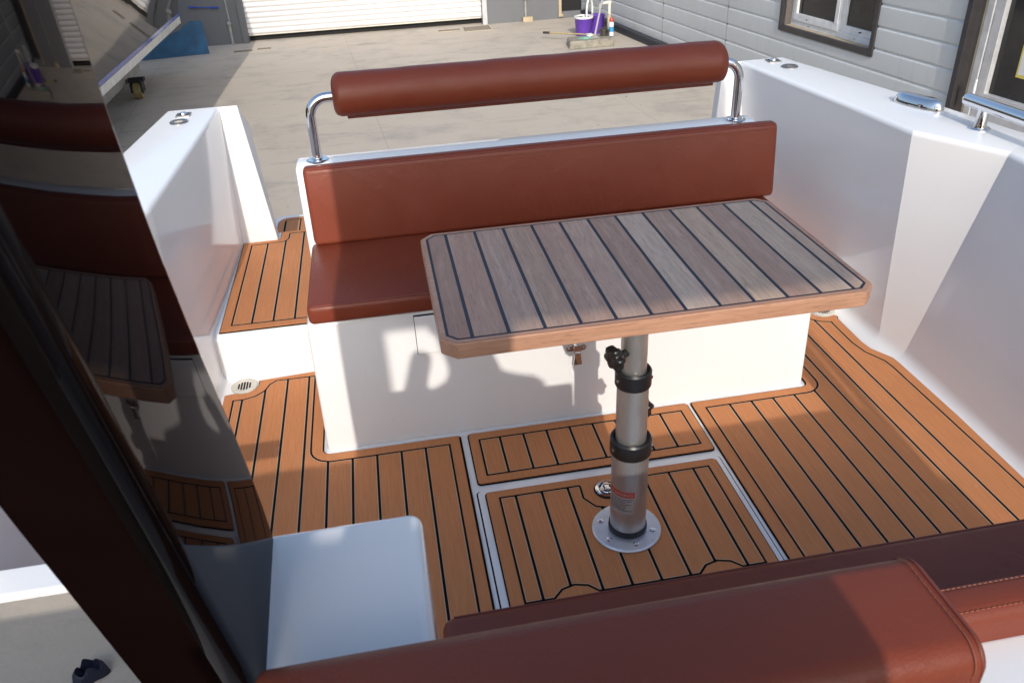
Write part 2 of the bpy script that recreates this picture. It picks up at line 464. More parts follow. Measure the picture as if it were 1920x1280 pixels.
# aft raised steps either side of the bench, with riser fillet
SZ = .177
for sg, nm in ((-1, 'L'), (1, 'R')):
    x0, x1 = sorted((sg*.735, sg*1.10))
    prof = [(1.83, -.1), (1.83, SZ-.02), (1.82, SZ-.006), (1.81, SZ), (1.0, SZ), (.985, SZ-.003), (.974, SZ-.012), (.970, SZ-.025), (.972, .032), (.969, .016), (.962, .006), (.950, .0012), (.945, -.02), (.945, -.1)]
    b = B(); b.extr(prof, 'x', x0, x1)
    fin('step', b, 'gelcoat', boat)
# transom wings
for sg, xi0, xi1, xt0 in ((-1, .934, .989, 1.07), (1, .885, .918, 1.0)):
    b = B()
    fr = [(sg*1.11, 1.725, .10), (sg*xi0, 1.725, .10), (sg*xi1, 1.725, GW-.001), (sg*xt0, 1.725, GW-.001)]
    mid = [(sg*1.11, 1.80, .10), (sg*(xi0+.006), 1.80, .10), (sg*(xi0+.035), 1.79, .64), (sg*1.08, 1.79, .64)]
    top = [(sg*xi1, 1.735, GW-.001), (sg*xt0, 1.735, GW-.001)]
    v = [b.bm.verts.new(p) for p in fr+mid+top]
    for q in ((0, 1, 2, 3), (4, 7, 6, 5), (1, 5, 6, 8, 2), (8, 6, 7, 9), (2, 8, 9, 3), (0, 3, 9, 7, 4), (0, 4, 5, 1)):
        b.bm.faces.new([v[i] for i in q])
    fin('transom_wing', b, 'gelcoat', boat, bevel=.008, seg=3)
# aft face of the quarters, joining gunwale and hull
for sg in (-1, 1):
    b = B(); xo = 1.25 if sg < 0 else 1.19
    b.hexa([(sg*(xo-.03), 1.727, -.4), (sg*1.0, 1.727, -.4), (sg*1.0, 1.745, -.4), (sg*(xo-.03), 1.745, -.4)],
           [(sg*(xo-.004), 1.722, GW-.03), (sg*1.075, 1.727, GW-.03), (sg*1.075, 1.742, GW-.03), (sg*(xo-.004), 1.74, GW-.03)])
    fin('quarter_panel', b, 'gelcoat', boat, bevel=.006)
# swim platform
b = B(); b.prism(rrect(-1.05, 1.05, 1.79, 2.50, .06), -.16, -.012)
fin('swim_platform', b, 'gelcoat', boat, bevel=.01)

# bench moulding
b = B()
b.hexa([(-.747, .503, 0), (.742, .503, 0), (.742, 1.05, 0), (-.747, 1.05, 0)], [(-.738, .507, .43), (.735, .507, .43), (.735, 1.05, .43), (-.738, 1.05, .43)])
bench = fin('bench_moulding', b, 'gelcoat', boat, bevel=.012, seg=4)
b = B(); b.extr([(1.08, .0), (1.065, .70), (1.055, .715), (1.04, .72), (.965, .72), (.952, .715), (.945, .70), (.915, .43), (.915, .0)], 'x', -.738, .715)
fin('backrest_moulding', b, 'gelcoat', boat, bevel=.008, seg=3)
# bench foot fillet strip (sealant line)
b = B(); b.box(-.752, .747, .494, .52, -.01, .004); fin('foot_sealant', b, 'gelcoat', boat, bevel=.002, seg=2)
# locker door in the bench front
b = B(); b.box(-.4515, .6165, .495, .5015, .3006, .4215); lk = fin('locker_gap', b, 'void_black', boat)
b = B(); b.box(-.450, .615, .500, .512, .302, .42)
for v in b.bm.verts: v.co.y -= .0085
fin('locker_door', b, 'gelcoat', boat, bevel=.002, seg=2)
# latch
def plateY(b, cx, cz, pts, y0, y1):
    n = len(pts); lo = [b.bm.verts.new((cx+p[0], y0, cz+p[1])) for p in pts]; hi = [b.bm.verts.new((cx+p[0], y1, cz+p[1])) for p in pts]
    b.bm.faces.new(lo); b.bm.faces.new(hi[::-1])
    for i in range(n): b.bm.faces.new([lo[i], hi[i], hi[(i+1) % n], lo[(i+1) % n]])
b = B(); plateY(b, .004, .252, rrect(-.03, .03, -.010, .010, .0095, 6), .497, .505)
for sx in (-.022, .022): b.lathe([(.004, 0), (.004, .002), (.0, .003)], (.004+sx, .497, .252), qto((0, -1, 0)), 10)
lt = fin('latch', b, 'chrome', boat, bevel=.0015, seg=2)
b = B(); b.box(-.006, .014, .482, .497, .239, .269); b.hexa([(-.009, .478, .206), (.017, .478, .206), (.017, .484, .206), (-.009, .484, .206)], [(-.004, .478, .246), (.012, .478, .246), (.012, .486, .246), (-.004, .486, .246)])
b.tube([(-.008, .489, .259), (.016, .489, .259)], .004, 10)
fin('lever', b, 'chrome', lt, bevel=.0012, seg=2)

# ---- EVA deck mats
def mat_sheet(name, poly, inner, xs, z0, parent=None, th=.006, extra=None, clip=None, label=None):
    """teak-look mat: black edge, foam top, groove lines"""
    b = B(); b.prism(inset(poly, -.0035), z0, z0+th*.55, 1); b.prism(poly, z0+th*.3, z0+th, 0)
    zt = z0+th
    def strip(p, q, w, z, mi, off=0):
        p, q = Vector(p), Vector(q); d = (q-p).normalized(); n_ = Vector((-d.y, d.x)); p = p+n_*off; q = q+n_*off
        b.face([(*(p-n_*w/2), z), (*(q-n_*w/2), z), (*(q+n_*w/2), z), (*(p+n_*w/2), z)], mi)
    def line(p, q, w=.0068):
        strip(p, q, w, zt+.0006, 1); strip(p, q, .0028, zt+.0004, 2, w/2+.0012); strip(p, q, .0014, zt+.0004, 2, -w/2-.0006)
    def loop(pl, closed=True, w=.0056):
        n = len(pl)
        o1, o2 = inset(pl, -w/2), inset(pl, w/2)
        q = inset(pl, w/2+.0024)
        rng = range(n) if closed else range(n-1)
        for i in rng:
            j = (i+1) % n
            b.face([(*o1[i], zt+.0006), (*o1[j], zt+.0006), (*o2[j], zt+.0006), (*o2[i], zt+.0006)], 1)
            b.face([(*o2[i], zt+.0004), (*o2[j], zt+.0004), (*q[j], zt+.0004), (*q[i], zt+.0004)], 2)
    if inner: loop(inner)
    for x in xs:
        for y0, y1 in spans(inner, x):
            if y1-y0 < .02: continue
            segs = [(y0, y1)]
            for (cx, cy, r) in (clip or []):
                ns = []
                for a, c in segs:
                    if abs(x-cx) < r:
                        hh = math.sqrt(r*r-(x-cx)**2); lo, hi = cy-hh, cy+hh
                        if a < lo: ns.append((a, min(c, lo)))
                        if c > hi: ns.append((max(a, hi), c))
                    else: ns.append((a, c))
                segs = [s_ for s_ in ns if s_[1]-s_[0] > .006]
            for a, c in segs: line((x, a), (x, c))
    if extra: extra(b, zt, line, strip)
    return fin(name, b, ['eva_teak', 'eva_groove', 'eva_lit_edge'], parent or boat, smooth=False, label=label)
P = .0706
# port cockpit mat
dl = [(-.982, .935), (-.985, .957), (-.995, .972)]
polyL = [(-.361, -1.3), (-.361, .479)]+arc(-.367, .479, .006, 0, 90, 3)+arc(-.735, .512, .027, 270, 180, 6)+[(-.762, .958)] + \
        [(-1.03+.052*math.cos(R(a)), .928+.056*math.sin(R(a))) for a in (15, -10, -40, -70, -95, -120)]+[(-1.088, .876), (-1.088, .70), (-1.098, .60), (-1.098, -1.3)]
inL = [(-.392, -1.27), (-.392, .449), (-.735, .449)]+arc(-.735, .512, .061, 270, 180, 6)[1:]+[(-.796, .925), (-.925, .927)] + \
      [(-1.03+.088*math.cos(R(a)), .928+.092*math.sin(R(a))) for a in (-12, -35, -60, -85)]+[(-1.056, .838), (-1.056, .70), (-1.066, .60), (-1.066, -1.27)]
mat_sheet('deck_mat', polyL, inL, [-.392-P*k for k in range(1, 10)], .001, label='teak deck mat on the port side cut round the floor drain')
# starboard cockpit mat
polyR = [(.365, -1.3), (1.10, -1.3), (1.098, .53), (1.095, .574), (1.058, .641), (1.051, .69), (1.055, .855)]+[(1.063, .873)] + \
        [(1.03+.052*math.cos(R(a)), .928+.056*math.sin(R(a))) for a in (-60, -85, -110, -140, -170, 165)]+[(.757, .958)]+arc(.73, .512, .027, 0, -90, 6)+arc(.371, .479, .006, 90, 180, 3)
inR = [(.400, -1.27), (1.066, -1.27), (1.064, .52), (1.060, .560), (1.028, .625), (1.018, .69), (1.020, .826)] + \
      [(1.03+.088*math.cos(R(a)), .928+.092*math.sin(R(a))) for a in (-95, -120, -145, -168)]+[(.925, .927), (.791, .925)]+arc(.73, .512, .061, 0, -90, 6)+[(.400, .449)]
mat_sheet('deck_mat', polyR, inR, [.405+P*k for k in range(1, 9)], .001, label='wide teak deck mat on the starboard side with a kinked outer edge')
# small centre mat
polyS = [(-.331, .258), (.349, .256), (.346, .485), (-.331, .484)]
polyS = rrect(-.332, .349, .257, .485, .008, 3)
mat_sheet('deck_mat', polyS, [(-.303, .288), (.320, .288), (.320, .451), (-.303, .451)], [-.242+P*k for k in range(0, 8)], .001, label='narrow teak deck mat between bench and hatch')
# white gutter bars between mats
# hatch with gap
b = B(); b.prism(rrect(-.352, .360, -.275, .236, .012), -.02, .0012); fin('hatch_seat', b, 'gelcoat', boat)
b = B(); b.prism(rrect(-.344, .352, -.27, .230, .012), .0012, .0020); fin('hatch_gap', b, 'void_black', boat)
b = B(); b.prism(rrect(-.340, .349, -.266, .2285, .012), .0, .005)
hatch = fin('hatch', b, 'gelcoat', boat, bevel=.002, seg=2)
RC = (.004, .152)
polyH = rrect(-.319, .331, -.245, .212, .01)
inH = [(-.285, -.182), (-.222, -.182)]+[(-.162+.062*math.cos(R(a)), -.213+.062*math.sin(R(a))) for a in (150, 120, 90, 60, 30)]+[(-.102, -.182), (.125, -.182)] + \
      [(.190+.062*math.cos(R(a)), -.213+.062*math.sin(R(a))) for a in (150, 120, 90, 60, 30)]+[(.255, -.182), (.301, -.182), (.301, .183), (.072, .183)] + \
      [(RC[0]+.074*math.cos(R(a)), RC[1]+.074*math.sin(R(a))) for a in (20, -15, -50, -90, -130, -165, -200)]+[(-.067, .183), (-.285, .183)]
def hx(b, zt, line, strip): pass
mat_sheet('deck_mat', polyH, inH, [-.242+.0712*k for k in range(0, 8)], .005, parent=hatch, label='square teak mat on the centre hatch')
# ring pull
b = B(); b.lathe([(.037, 0), (.037, .0016), (.0, .0016)], (*RC, .0108), None, 36); fin('latch_recess', b, 'void_black', hatch)
b = B(); b.lathe([(.033, .0), (.033, .004), (.028, .006), (.024, .0045), (.0235, .0008), (.0, .0008)], (*RC, .0115), None, 40)
b.tube([(RC[0]+.017*math.cos(R(a)), RC[1]+.017*math.sin(R(a)), .0155) for a in range(0, 361, 20)], .0032, 8, cap=False)
b.box(RC[0]-.006, RC[0]+.006, RC[1]+.006, RC[1]+.024, .0125, .0165); b.box(RC[0]-.022, RC[0]-.01, RC[1]-.006, RC[1]+.006, .0125, .0165)
b.lathe([(.008, 0), (.008, .003), (.0, .004)], (*RC, .0125), None, 20)
fin('hatch_latch', b, 'chrome', hatch)
for cx in (-.162, .190):
    b = B(); b.prism(rrect(cx-.030, cx+.030, -.212, -.187, .01), .008, .0122); fin('finger_recess', b, 'void_black', hatch)
    b = B(); b.prism(rrect(cx-.022, cx+.022, -.206, -.194, .005), .0118, .0135); fin('pull_handle', b, 'black_plastic', hatch, bevel=.001)
# step mats
for sg in (-1, 1):
    f = lambda pts: [(sg*x, y) for x, y in pts] if sg > 0 else [(sg*x, y) for x, y in pts][::-1]
    pol = [(.757, .986), (1.078, .990), (1.075, 1.720), (.946, 1.723)]+[(.940, 1.728), (.931, 1.745), (.929, 1.80), (.757, 1.80)]
    inn = [(.791, 1.020), (1.045, 1.024), (1.042, 1.690), (.925, 1.694)]+[(.910, 1.702), (.898, 1.72), (.896, 1.775), (.791, 1.775)]
    pol, inn = f(pol), f(inn)
    area = sum(pol[i-1][0]*pol[i][1]-pol[i][0]*pol[i-1][1] for i in range(len(pol)))
    if area < 0: pol, inn = pol[::-1], inn[::-1]
    mat_sheet('deck_mat', pol, inn, [sg*(.838+.0705*k) for k in range(0, 4)], SZ, label='small teak mat on the raised %s step beside the bench' % ('port' if sg < 0 else 'starboard'))
pol = rrect(-1.02, 1.02, 1.85, 2.45, .05)
mat_sheet('deck_mat', pol, inset(pol, .032), [-.985+P*k for k in range(0, 28)], -.012, label='teak mat on the low swim platform behind the transom')
# drains
for x in (-1.030, 1.036):
    b = B(); b.lathe([(.044, 0), (.044, .003), (.040, .006), (.029, .006), (.026, .003), (.0, .003)], (x, .925, .0015), None, 40)
    for s_ in (-.034, .034): b.lathe([(.0035, 0), (.0035, .0012), (0, .0018)], (x+s_*.7, .925+s_*.7, .0072), None, 8)
    dr = fin('floor_drain', b, 'drain_plastic', boat)
    b = B()
    for k in range(-2, 3):
        h_ = math.sqrt(.024**2-(k*.009)**2); b.prism(rrect(x+k*.009-.0028, x+k*.009+.0028, .925-h_, .925+h_, .0027, 3), .0030, .0052)
    fin('drain_slots', b, 'void_black', dr)

# gunwale fittings
def square_fit(cx, cy, rz):
    b = B(); q = Matrix.Rotation(rz, 3, 'Z')
    def pl(pts, z0, z1): b.prism([tuple((q @ Vector((px, py, 0))).xy+Vector((cx, cy))) for px, py in pts], z0, z1)
    pl(rrect(-.026, .026, -.026, .026, .004), GW-.004, GW+.004)
    o = fin('square_socket', b, 'fitting_steel', boat, bevel=.001)
    b2 = B(); b2.prism([tuple((q @ Vector((px, py, 0))).xy+Vector((cx, cy))) for px, py in rrect(-.019, .019, -.016, .020, .003)], GW+.003, GW+.0048)
    fin('socket_hole', b2, 'dark_frame', o)
    b3 = B(); b3.lathe([(.014, 0), (.012, .006), (0, .009)], (cx, cy, GW+.0045), None, 20); fin('socket_ball', b3, 'chrome', o)
def round_fit(cx, cy):
    b = B(); b.lathe([(.032, 0), (.032, .003), (.029, .006), (.022, .006), (.020, .004), (.0, .004)], (cx, cy, GW), None, 36)
    b.box(cx-.014, cx+.014, cy-.0025, cy+.0025, GW+.003, GW+.0075); fin('filler_cap', b, 'fitting_steel', boat)
square_fit(-1.168, 1.647, .05); round_fit(-1.168, 1.552); square_fit(1.108, 1.679, -.12); round_fit(1.122, 1.566)
# pop-up cleat: long chrome dome
b = B(); rows = []
c0 = Vector((1.249, .925, GW-.001)); ax = Vector((.30, -.95, 0)).normalized(); ay = Vector((.95, .30, 0))
for k in range(9):
    t_ = k/8*math.pi/2; s_ = math.cos(t_); h_ = math.sin(t_)
    rows.append([c0+ax*(.090*(s_*.28+.72 if k < 8 else 0)*math.copysign(abs(math.cos(a))**.75, math.cos(a)))+ay*(0.034*(s_*.6+.4 if k < 8 else 0)*math.copysign(abs(math.sin(a))**.85, math.sin(a)))+Vector((0, 0, .034*h_)) for a in [2*math.pi*i/40 for i in range(40)]])
b.grid(rows, None, True); fin('cleat', b, 'chrome', boat, ang=60)
# handrail
rl = B(); a0 = Vector((1.262, .735, .80)); dv = Vector((.052, -1.0, .0)).normalized()
path = [a0+dv*.0+Vector((0, 0, .0))]
rl.tube([a0+dv*d_ for d_ in (0, .004, .010, .016, .5, 1.6, 1.604)], [.008, .014, .0175, .019, .019, .019, .014], 20)
hr = fin('handrail', rl, 'chrome', boat)
for d_ in (.085, 1.45):
    p = a0+dv*d_; b = B()
    b.lathe([(.030, 0), (.030, .003), (.026, .006), (.0, .006)], (p.x, p.y, GW), None, 32)
    b.lathe([(.019, .0), (.0165, .012), (.016, .05), (.018, .062)], (p.x, p.y, GW+.004), None, 20)
    fin('handrail_foot', b, 'chrome', hr)

# port bow side ahead of the gate, unseen, added to darken the yard
b = B(); b.hexa([(-1.12, -2.9, -.55), (-1.10, -1.02, -.55), (-.95, -1.02, -.55), (-.95, -2.9, -.55)], [(-1.46, -2.9, .76), (-1.44, -1.02, .74), (-1.12, -1.02, .74), (-1.12, -2.9, .76)])
fin('bow_side', b, 'gelcoat', boat, bevel=.02)
# cap plate over the port side gate
b = B(); b.prism(rrect(-1.42, -.93, -.470, -.405, .010), .535, .553); fin('gate_cap', b, 'gelcoat', boat, bevel=.008, seg=4)

# pillars carrying the hardtop
ZS = [.5+.05*k for k in range(40)]
def lerp(z, pts):
    for (a, p), (c, q) in zip(pts, pts[1:]):
        if z <= c: return p+(q-p)*(z-a)/(c-a)
    return pts[-1][1]
AFT = [(.4, -.795), (.78, -.797), (.90, -.803), (.98, -.818), (1.085, -.850), (1.18, -.882), (1.279, -.909), (1.374, -.926), (1.50, -.940), (1.65, -.955), (2.2, -.990), (2.5, -1.01)]
aft = [sum(lerp(z+d_*.02, AFT) for d_ in range(-3, 4))/7 for z in ZS]
fore = [-1.039-.262*(z-.982)+.03*max(0, z-1.15)**1.5 for z in ZS]
for sg in (-1, 1):
    b = B(); rows = []
    for z, ya, yf in zip(ZS, aft, fore):
        xi, xo = .636, .722
        if sg > 0: xi, xo = .705, .79
        r_ = .012; row = []
        cs = [(xi+.0, ya), (xi-.008, yf), (xo, yf+.03), (xo, ya)]
        m = len(cs)
        for i in range(m):
            p0, p1, p2 = Vector(cs[i-1]), Vector(cs[i]), Vector(cs[(i+1) % m])
            rr = .012 if i != 1 else .02
            A, Bv = p1+(p0-p1).normalized()*rr, p1+(p2-p1).normalized()*rr
            for k in range(5):
                tt = k/4; q = A*(1-tt)**2+p1*2*tt*(1-tt)+Bv*tt*tt
                row.append((sg*q.x, q.y, z))
        rows.append(row)
    b.grid(rows, None, True)
    for k, f_ in enumerate(b.bm.faces):
        if 9 <= k % 20 < 19: f_.material_index = 1
    fin('pillar', b, ['lacquer', 'pillar_no_reflect'], boat, ang=60, label='leaning black lacquered pillar that holds up the roof')
# hardtop
b = B(); b.extr([(-2.56, 2.040), (-1.64, 2.465), (-1.66, 2.505), (-2.57, 2.085)], 'x', -.715, .79); fin('hardtop', b, 'gelcoat', boat, bevel=.012)
for x in (-.68, .748):
    b = B(); b.tube([(x, -1.20, 2.42), (x, -1.30, 2.465), (x, -1.70, 2.47)], .022, 12); fin('roof_rail', b, 'lacquer', boat)
# unseen bulkhead ahead of the helm, added to stop low sun
b = B(); b.box(-.72, .79, -2.62, -2.55, 0, 1.40); fin('added_bulkhead', b, 'blocker_brown', boat, bevel=.01)
for x in (-.69, .745):
    b = B(); b.tube([(x, -2.58, 1.38), (x, -2.50, 2.07)], .02, 12); fin('windscreen_post', b, 'lacquer', boat)
b = B(); b.box(-.715, -.47, -2.50, -2.25, 0, 1.68); fin('helm_sun_blocker', b, 'blocker_brown', boat, bevel=.01)  # unseen cabinet, added to keep sun off the counter top
# unseen block beside the helm, added to cut low sun and darken reflections
b = B(); b.box(-1.40, -.74, -1.90, -1.12, 0, .86); fin('walkway_sun_blocker', b, 'blocker_brown', boat, bevel=.01)

# galley counter behind the pillar foot
b = B(); b.box(-.70, -.484, -1.40, -.803, 0, .90)
fin('galley_counter', b, 'gelcoat', boat, bevel=.014, seg=4)
# forward bench base and back moulding
b = B(); b.box(-.47, .80, -1.0, -.62, 0, .34); fin('bench_base', b, 'gelcoat', boat, bevel=.01)
b = B(); b.box(-.475, .80, -1.10, -.868, .0, .60); fin('bench_back_moulding', b, 'gelcoat', boat, bevel=.012, seg=4)

# ================================================================== CUSHIONS
def soft_box(b, x0, x1, y0, y1, z0, z1, r, nx=24, n=5, puff=0.0, tf=None, rx=None):
    """upholstered slab: rounded section swept along X with closed, rounded ends"""
    sec = rrect(y0, y1, z0, z1, r, n); r = rx or r; cy, cz = (y0+y1)/2, (z0+z1)/2
    rows = []
    xs = []
    for k in range(5):
        a = k/4*math.pi/2; xs.append((x0+r*(1-math.cos(a)), 1-math.cos(a)))
    xs += [(x0+r+(x1-x0-2*r)*i/nx, None) for i in range(1, nx)]
    for k in range(5):
        a = math.pi/2-k/4*math.pi/2; xs.append((x1-r*(1-math.cos(a)), 1-math.cos(a)))
    for x, s in xs:
        row = []
        for (y, z) in sec:
            if s is not None:
                d_ = r*(1-s) if False else r*s*0
            yy, zz = y, z
            if s is not None and s < 1.01:
                sh = r*(1-math.sqrt(max(0, 1-(1-min(1, abs(x-(x0 if x < (x0+x1)/2 else x1))/r))**2)))
                hy, hz = (y1-y0)/2, (z1-z0)/2
                yy = cy+(y-cy)*(1-sh/hy); zz = cz+(z-cz)*(1-sh/hz)
            e = 4*max(0, (x-x0-r)/(x1-x0))*max(0, 1-(x-x0+r)/(x1-x0))
            if puff: 
                u = 1-abs((yy-cy)/((y1-y0)/2))**2; v = 1-abs((zz-cz)/((z1-z0)/2))**2
                pf = puff*min(1, e*2.5)
                zz += pf*max(0, u)*(1 if zz > cz else -1); yy += pf*max(0, v)*(1 if yy > cy else -1)
            p = (x, yy, zz); row.append(tf(p) if tf else p)
        rows.append(row)
    vs = b.grid(rows, None, True); b.bm.faces.new(vs[0][::-1]); b.bm.faces.new(vs[-1])
    return sec
def stitch_line(path, name, parent, step=.0075, ln=.0048, r=.0009):
    b = B(); L = 0; pts = [Vector(p) for p in path]
    for p, q in zip(pts, pts[1:]):
        d_ = (q-p); n_ = max(1, int(d_.length/step)); 
        for k in range(n_):
            s_ = p+d_*(k/n_); e_ = s_+d_.normalized()*ln
            b.tube([s_, e_], r, 5)
    return fin(name, b, 'stitch', parent)

# aft bench seat
seat = thing('seat_cushion', 'long terracotta leather seat cushion on the aft bench under the table', 'cushion', (0, .7, .43))
b = B(); soft_box(b, -.728, .745, .494, .925, .430, .487, .014, puff=.003)
fin('cushion', b, 'leather', seat, ang=50)
stitch_line([(-.712, .4928, .4745), (.729, .4928, .4745)], 'seam', seat)
b = B(); b.tube([(-.712, .4985, .4845), (.729, .4985, .4845)], .0022, 6); fin('piping', b, 'piping', seat)
# aft bench back
tilt = lambda p: (p[0], p[1]+(p[2]-.485)*.115, p[2])
bk = thing('back_cushion', 'long flat terracotta leather backrest cushion upright on the aft bench', 'cushion', (0, .92, .485))
b = B(); soft_box(b, -.717, .768, .890, .935, .487, .722, .014, puff=.003, tf=tilt)
fin('cushion', b, 'leather', bk, ang=50)
b = B(); b.tube([tilt((-.70, .8935, .7175)), tilt((.751, .8935, .7175))], .0022, 6); fin('piping', b, 'piping', bk)
stitch_line([tilt((-.70, .8875, .7065)), tilt((.75, .8875, .7065))], 'seam', bk)

# raised bolster on chrome posts
bo = thing('bolster_rail', 'round terracotta leather bolster carried on two bent chrome posts above the aft bench', 'backrest', (0, .997, .72))
b = B(); rows = []
X0, X1, Rb = -.600, .600, .066
ce = .034
prof = [(X0+ce*(1-math.cos(k/7*math.pi/2))*.8, Rb-ce+ce*math.sin(k/7*math.pi/2)) for k in range(8)]
prof += [(X0+ce+(X1-X0-2*ce)*i/40, Rb) for i in range(0, 41)]
prof += [(X1-ce*(1-math.sin(k/7*math.pi/2)) if k else X1-ce*.99, Rb-ce+ce*math.cos(k/7*math.pi/2)) for k in range(8)]
for x, r_ in prof:
    ring = []
    for i in range(36):
        a = 2*math.pi*i/36; yy, zz = r_*math.cos(a), r_*math.sin(a)
        if zz < -.045: zz = -.045+(zz+.045)*.55               # pinched along the zip
        wob = .0012*math.sin(x*23+a*2)+.0009*math.sin(x*51+1)
        ring.append((x, .997+yy*(1+wob*6), .905+zz*(1+wob*6)))
    rows.append(ring)
vs = b.grid(rows, None, True); b.bm.faces.new(vs[0][::-1]); b.bm.faces.new(vs[-1])
fin('bolster', b, 'leather', bo, ang=60)
b = B(); b.box(X0+.035, X1-.035, .982, .990, .8395, .852)
for i, v in enumerate(b.bm.verts): pass
fin('zip_flap', b, 'piping', bo, bevel=.002)
for xe in (X0+.024, X1-.030):
    b = B(); b.tube([(xe, .997+(Rb-.004)*math.cos(a), .905+(Rb-.004)*math.sin(a)*(1 if math.sin(a) > -.6 else .86)) for a in [2*math.pi*i/40 for i in range(41)]], .0022, 6, cap=False)
    fin('end_seam', b, 'piping', bo)
for sg in (-1, 1):
    x = .672 if sg < 0 else .655
    rr = .055
    pth = [(sg*x, .997, .72), (sg*x, .997, .905-rr)]+[(sg*(x-rr+rr*math.cos(R(a))), .997, .905-rr+rr*math.sin(R(a))) for a in range(10, 91, 10)]+[(sg*(x-rr-.03), .997, .905)]
    b = B(); b.tube(pth, .0145, 20); po = fin('post', b, 'chrome', bo)
    b = B(); b.lathe([(.034, 0), (.034, .003), (.030, .006), (.018, .006), (.0145, .009)], (sg*x, .997, .72), None, 32)
    for s_ in (-.025, .025): b.lathe([(.004, 0), (.004, .0015), (0, .002)], (sg*x+s_, .997, .7258), None, 8)
    fin('post_flange', b, 'chrome', po)

# forward bench: seat, back cushion and its bolster
fs = thing('seat_cushion', 'shaded terracotta leather seat cushion of the nearest bench, facing the table', 'cushion', (.3, -.7, .34))
b = B(); soft_box(b, -.479, .81, -.862, -.532, .342, .420, .018, puff=.002); fin('cushion', b, 'leather', fs, ang=50)
b = B(); b.tube([(-.458, -.5365, .4155), (.79, -.5365, .4155)], .0022, 6); fin('piping', b, 'piping', fs)
fb = thing('back_cushion', 'sunlit terracotta leather backrest edge with double stitching at the lower right corner', 'cushion', (.3, -.84, .45))
b = B(); soft_box(b, -.474, .805, -.876, -.818, .424, .650, .018, puff=.002); fin('cushion', b, 'leather', fb, ang=50)
stitch_line([(-.45, -.829, .6512), (.79, -.829, .6512)], 'seam', fb); stitch_line([(-.45, -.866, .6505), (.79, -.866, .6505)], 'seam', fb)
fo = thing('bolster_rail', 'large square edged terracotta leather bolster nearest the camera, half in sun', 'backrest', (-.3, -1.07, .60))
b = B(); sec = soft_box(b, -.622, -.076, -1.128, -1.018, .80, .966, .021, n=8, puff=.002, rx=.008); fin('bolster', b, 'leather', fo, ang=60)
pts = [(-.083, y, z) for y, z in rrect(-1.1275, -1.0185, .8005, .9665, .021, 8)]
b = B(); b.tube(pts+pts[:1], .0012, 6, cap=False); fin('end_seam', b, 'piping', fo)
stitch_line([(-.090, y, z) for y, z in rrect(-1.1284, -1.0176, .7994, .9680, .021, 8)], 'seam', fo, .006, .004, .0006)
for x in (-.52, -.16):
    b = B(); b.tube([(x, -1.07, .60), (x, -1.07, .85)], .0145, 16); fin('post', b, 'chrome', fo)

# ================================================================== TABLE
tb = thing('table', 'folding teak cockpit table with black caulk lines on a telescopic aluminium pedestal', 'table', (.01, 0, .012))
TX0, TX1, TY0, TY1, TZ, CH = -.414, .480, -.142, .394, .70, .028
oct_ = [(TX0+CH, TY0), (TX1-CH, TY0), (TX1, TY0+CH), (TX1, TY1-CH), (TX1-CH, TY1), (TX0+CH, TY1), (TX0, TY1-CH), (TX0, TY0+CH)]
top = fin('tabletop', B().prism(oct_, TZ-.036, TZ-.0015), 'table_edge', tb, bevel=.003, seg=3)
ii = inset(oct_, .0125)
# caulk sheet, then each plank laid a hair above it
b = B(); b.prism(ii, TZ-.004, TZ-.0006); fin('caulk_lines', b, 'caulk', top)
ip = inset(oct_, .0185)
b = B()
lines = [(-.352+.0712*k) for k in range(12)]
edges = [min(p[0] for p in ip)]+lines+[max(p[0] for p in ip)]
def clipx(poly, lo, hi):
    for s_, lim in ((1, lo), (-1, hi)):
        out = []
        for i in range(len(poly)):
            p, q = poly[i-1], poly[i]
            ins = lambda a: (a[0]-lim)*s_ >= 0
            if ins(p) != ins(q):
                t_ = (lim-p[0])/(q[0]-p[0]); out.append((lim, p[1]+t_*(q[1]-p[1])))
            if ins(q): out.append(q)
        poly = out
    return poly
for i, (a, c) in enumerate(zip(edges, edges[1:])):
    lo = a if i == 0 else a+.0038; hi = c if i == len(edges)-2 else c-.0038
    pl = clipx(ip, lo, hi)
    if len(pl) > 2: b.prism(pl, TZ-.005, TZ)
fin('planks', b, 'table_plank', top)
# teak margin lying outside the caulk border
b = B()
o2 = inset(oct_, .0125)
inn_ = inset(oct_, .003)
for i in range(8):
    j = (i+1) % 8
    b.face([(*inn_[i], TZ-.0004), (*inn_[j], TZ-.0004), (*o2[j], TZ-.0004), (*o2[i], TZ-.0004)])
fin('edge_band', b, 'table_edge', top)
# pedestal
PX, PY = .013, .0
b = B(); b.lathe([(.0445, .012), (.0445, .28)], (PX, PY, 0), None, 48); lo_t = fin('lower_tube', b, 'aluminium', tb)
b = B(); b.lathe([(.0365, .268), (.0365, .472)], (PX, PY, 0), None, 48); fin('middle_tube', b, 'aluminium', tb)
b = B(); b.lathe([(.0295, .46), (.0295, .665)], (PX, PY, 0), None, 48); fin('upper_tube', b, 'aluminium', tb)
def collar(r, ri, z0, z1):
    b = B(); b.lathe([(ri, z0+.002), (r-.002, z0), (r, z0+.003), (r, z1-.004), (r-.003, z1), (ri+.005, z1), (ri, z1-.006), (ri, z0+.002)], (PX, PY, 0), None, 48)
    c_ = fin('collar', b, 'black_plastic', tb)
    for a in (200, 340):
        d_ = Vector((math.cos(R(a)), math.sin(R(a)), 0)); b = B()
        b.lathe([(.0035, -.002), (.0035, .002), (.0, .003)], Vector((PX, PY, (z0+z1)/2))+d_*r, qto(d_), 10); fin('screw', b, 'chrome', c_)
collar(.0495, .0372, .261, .305); collar(.0415, .030, .452, .494)
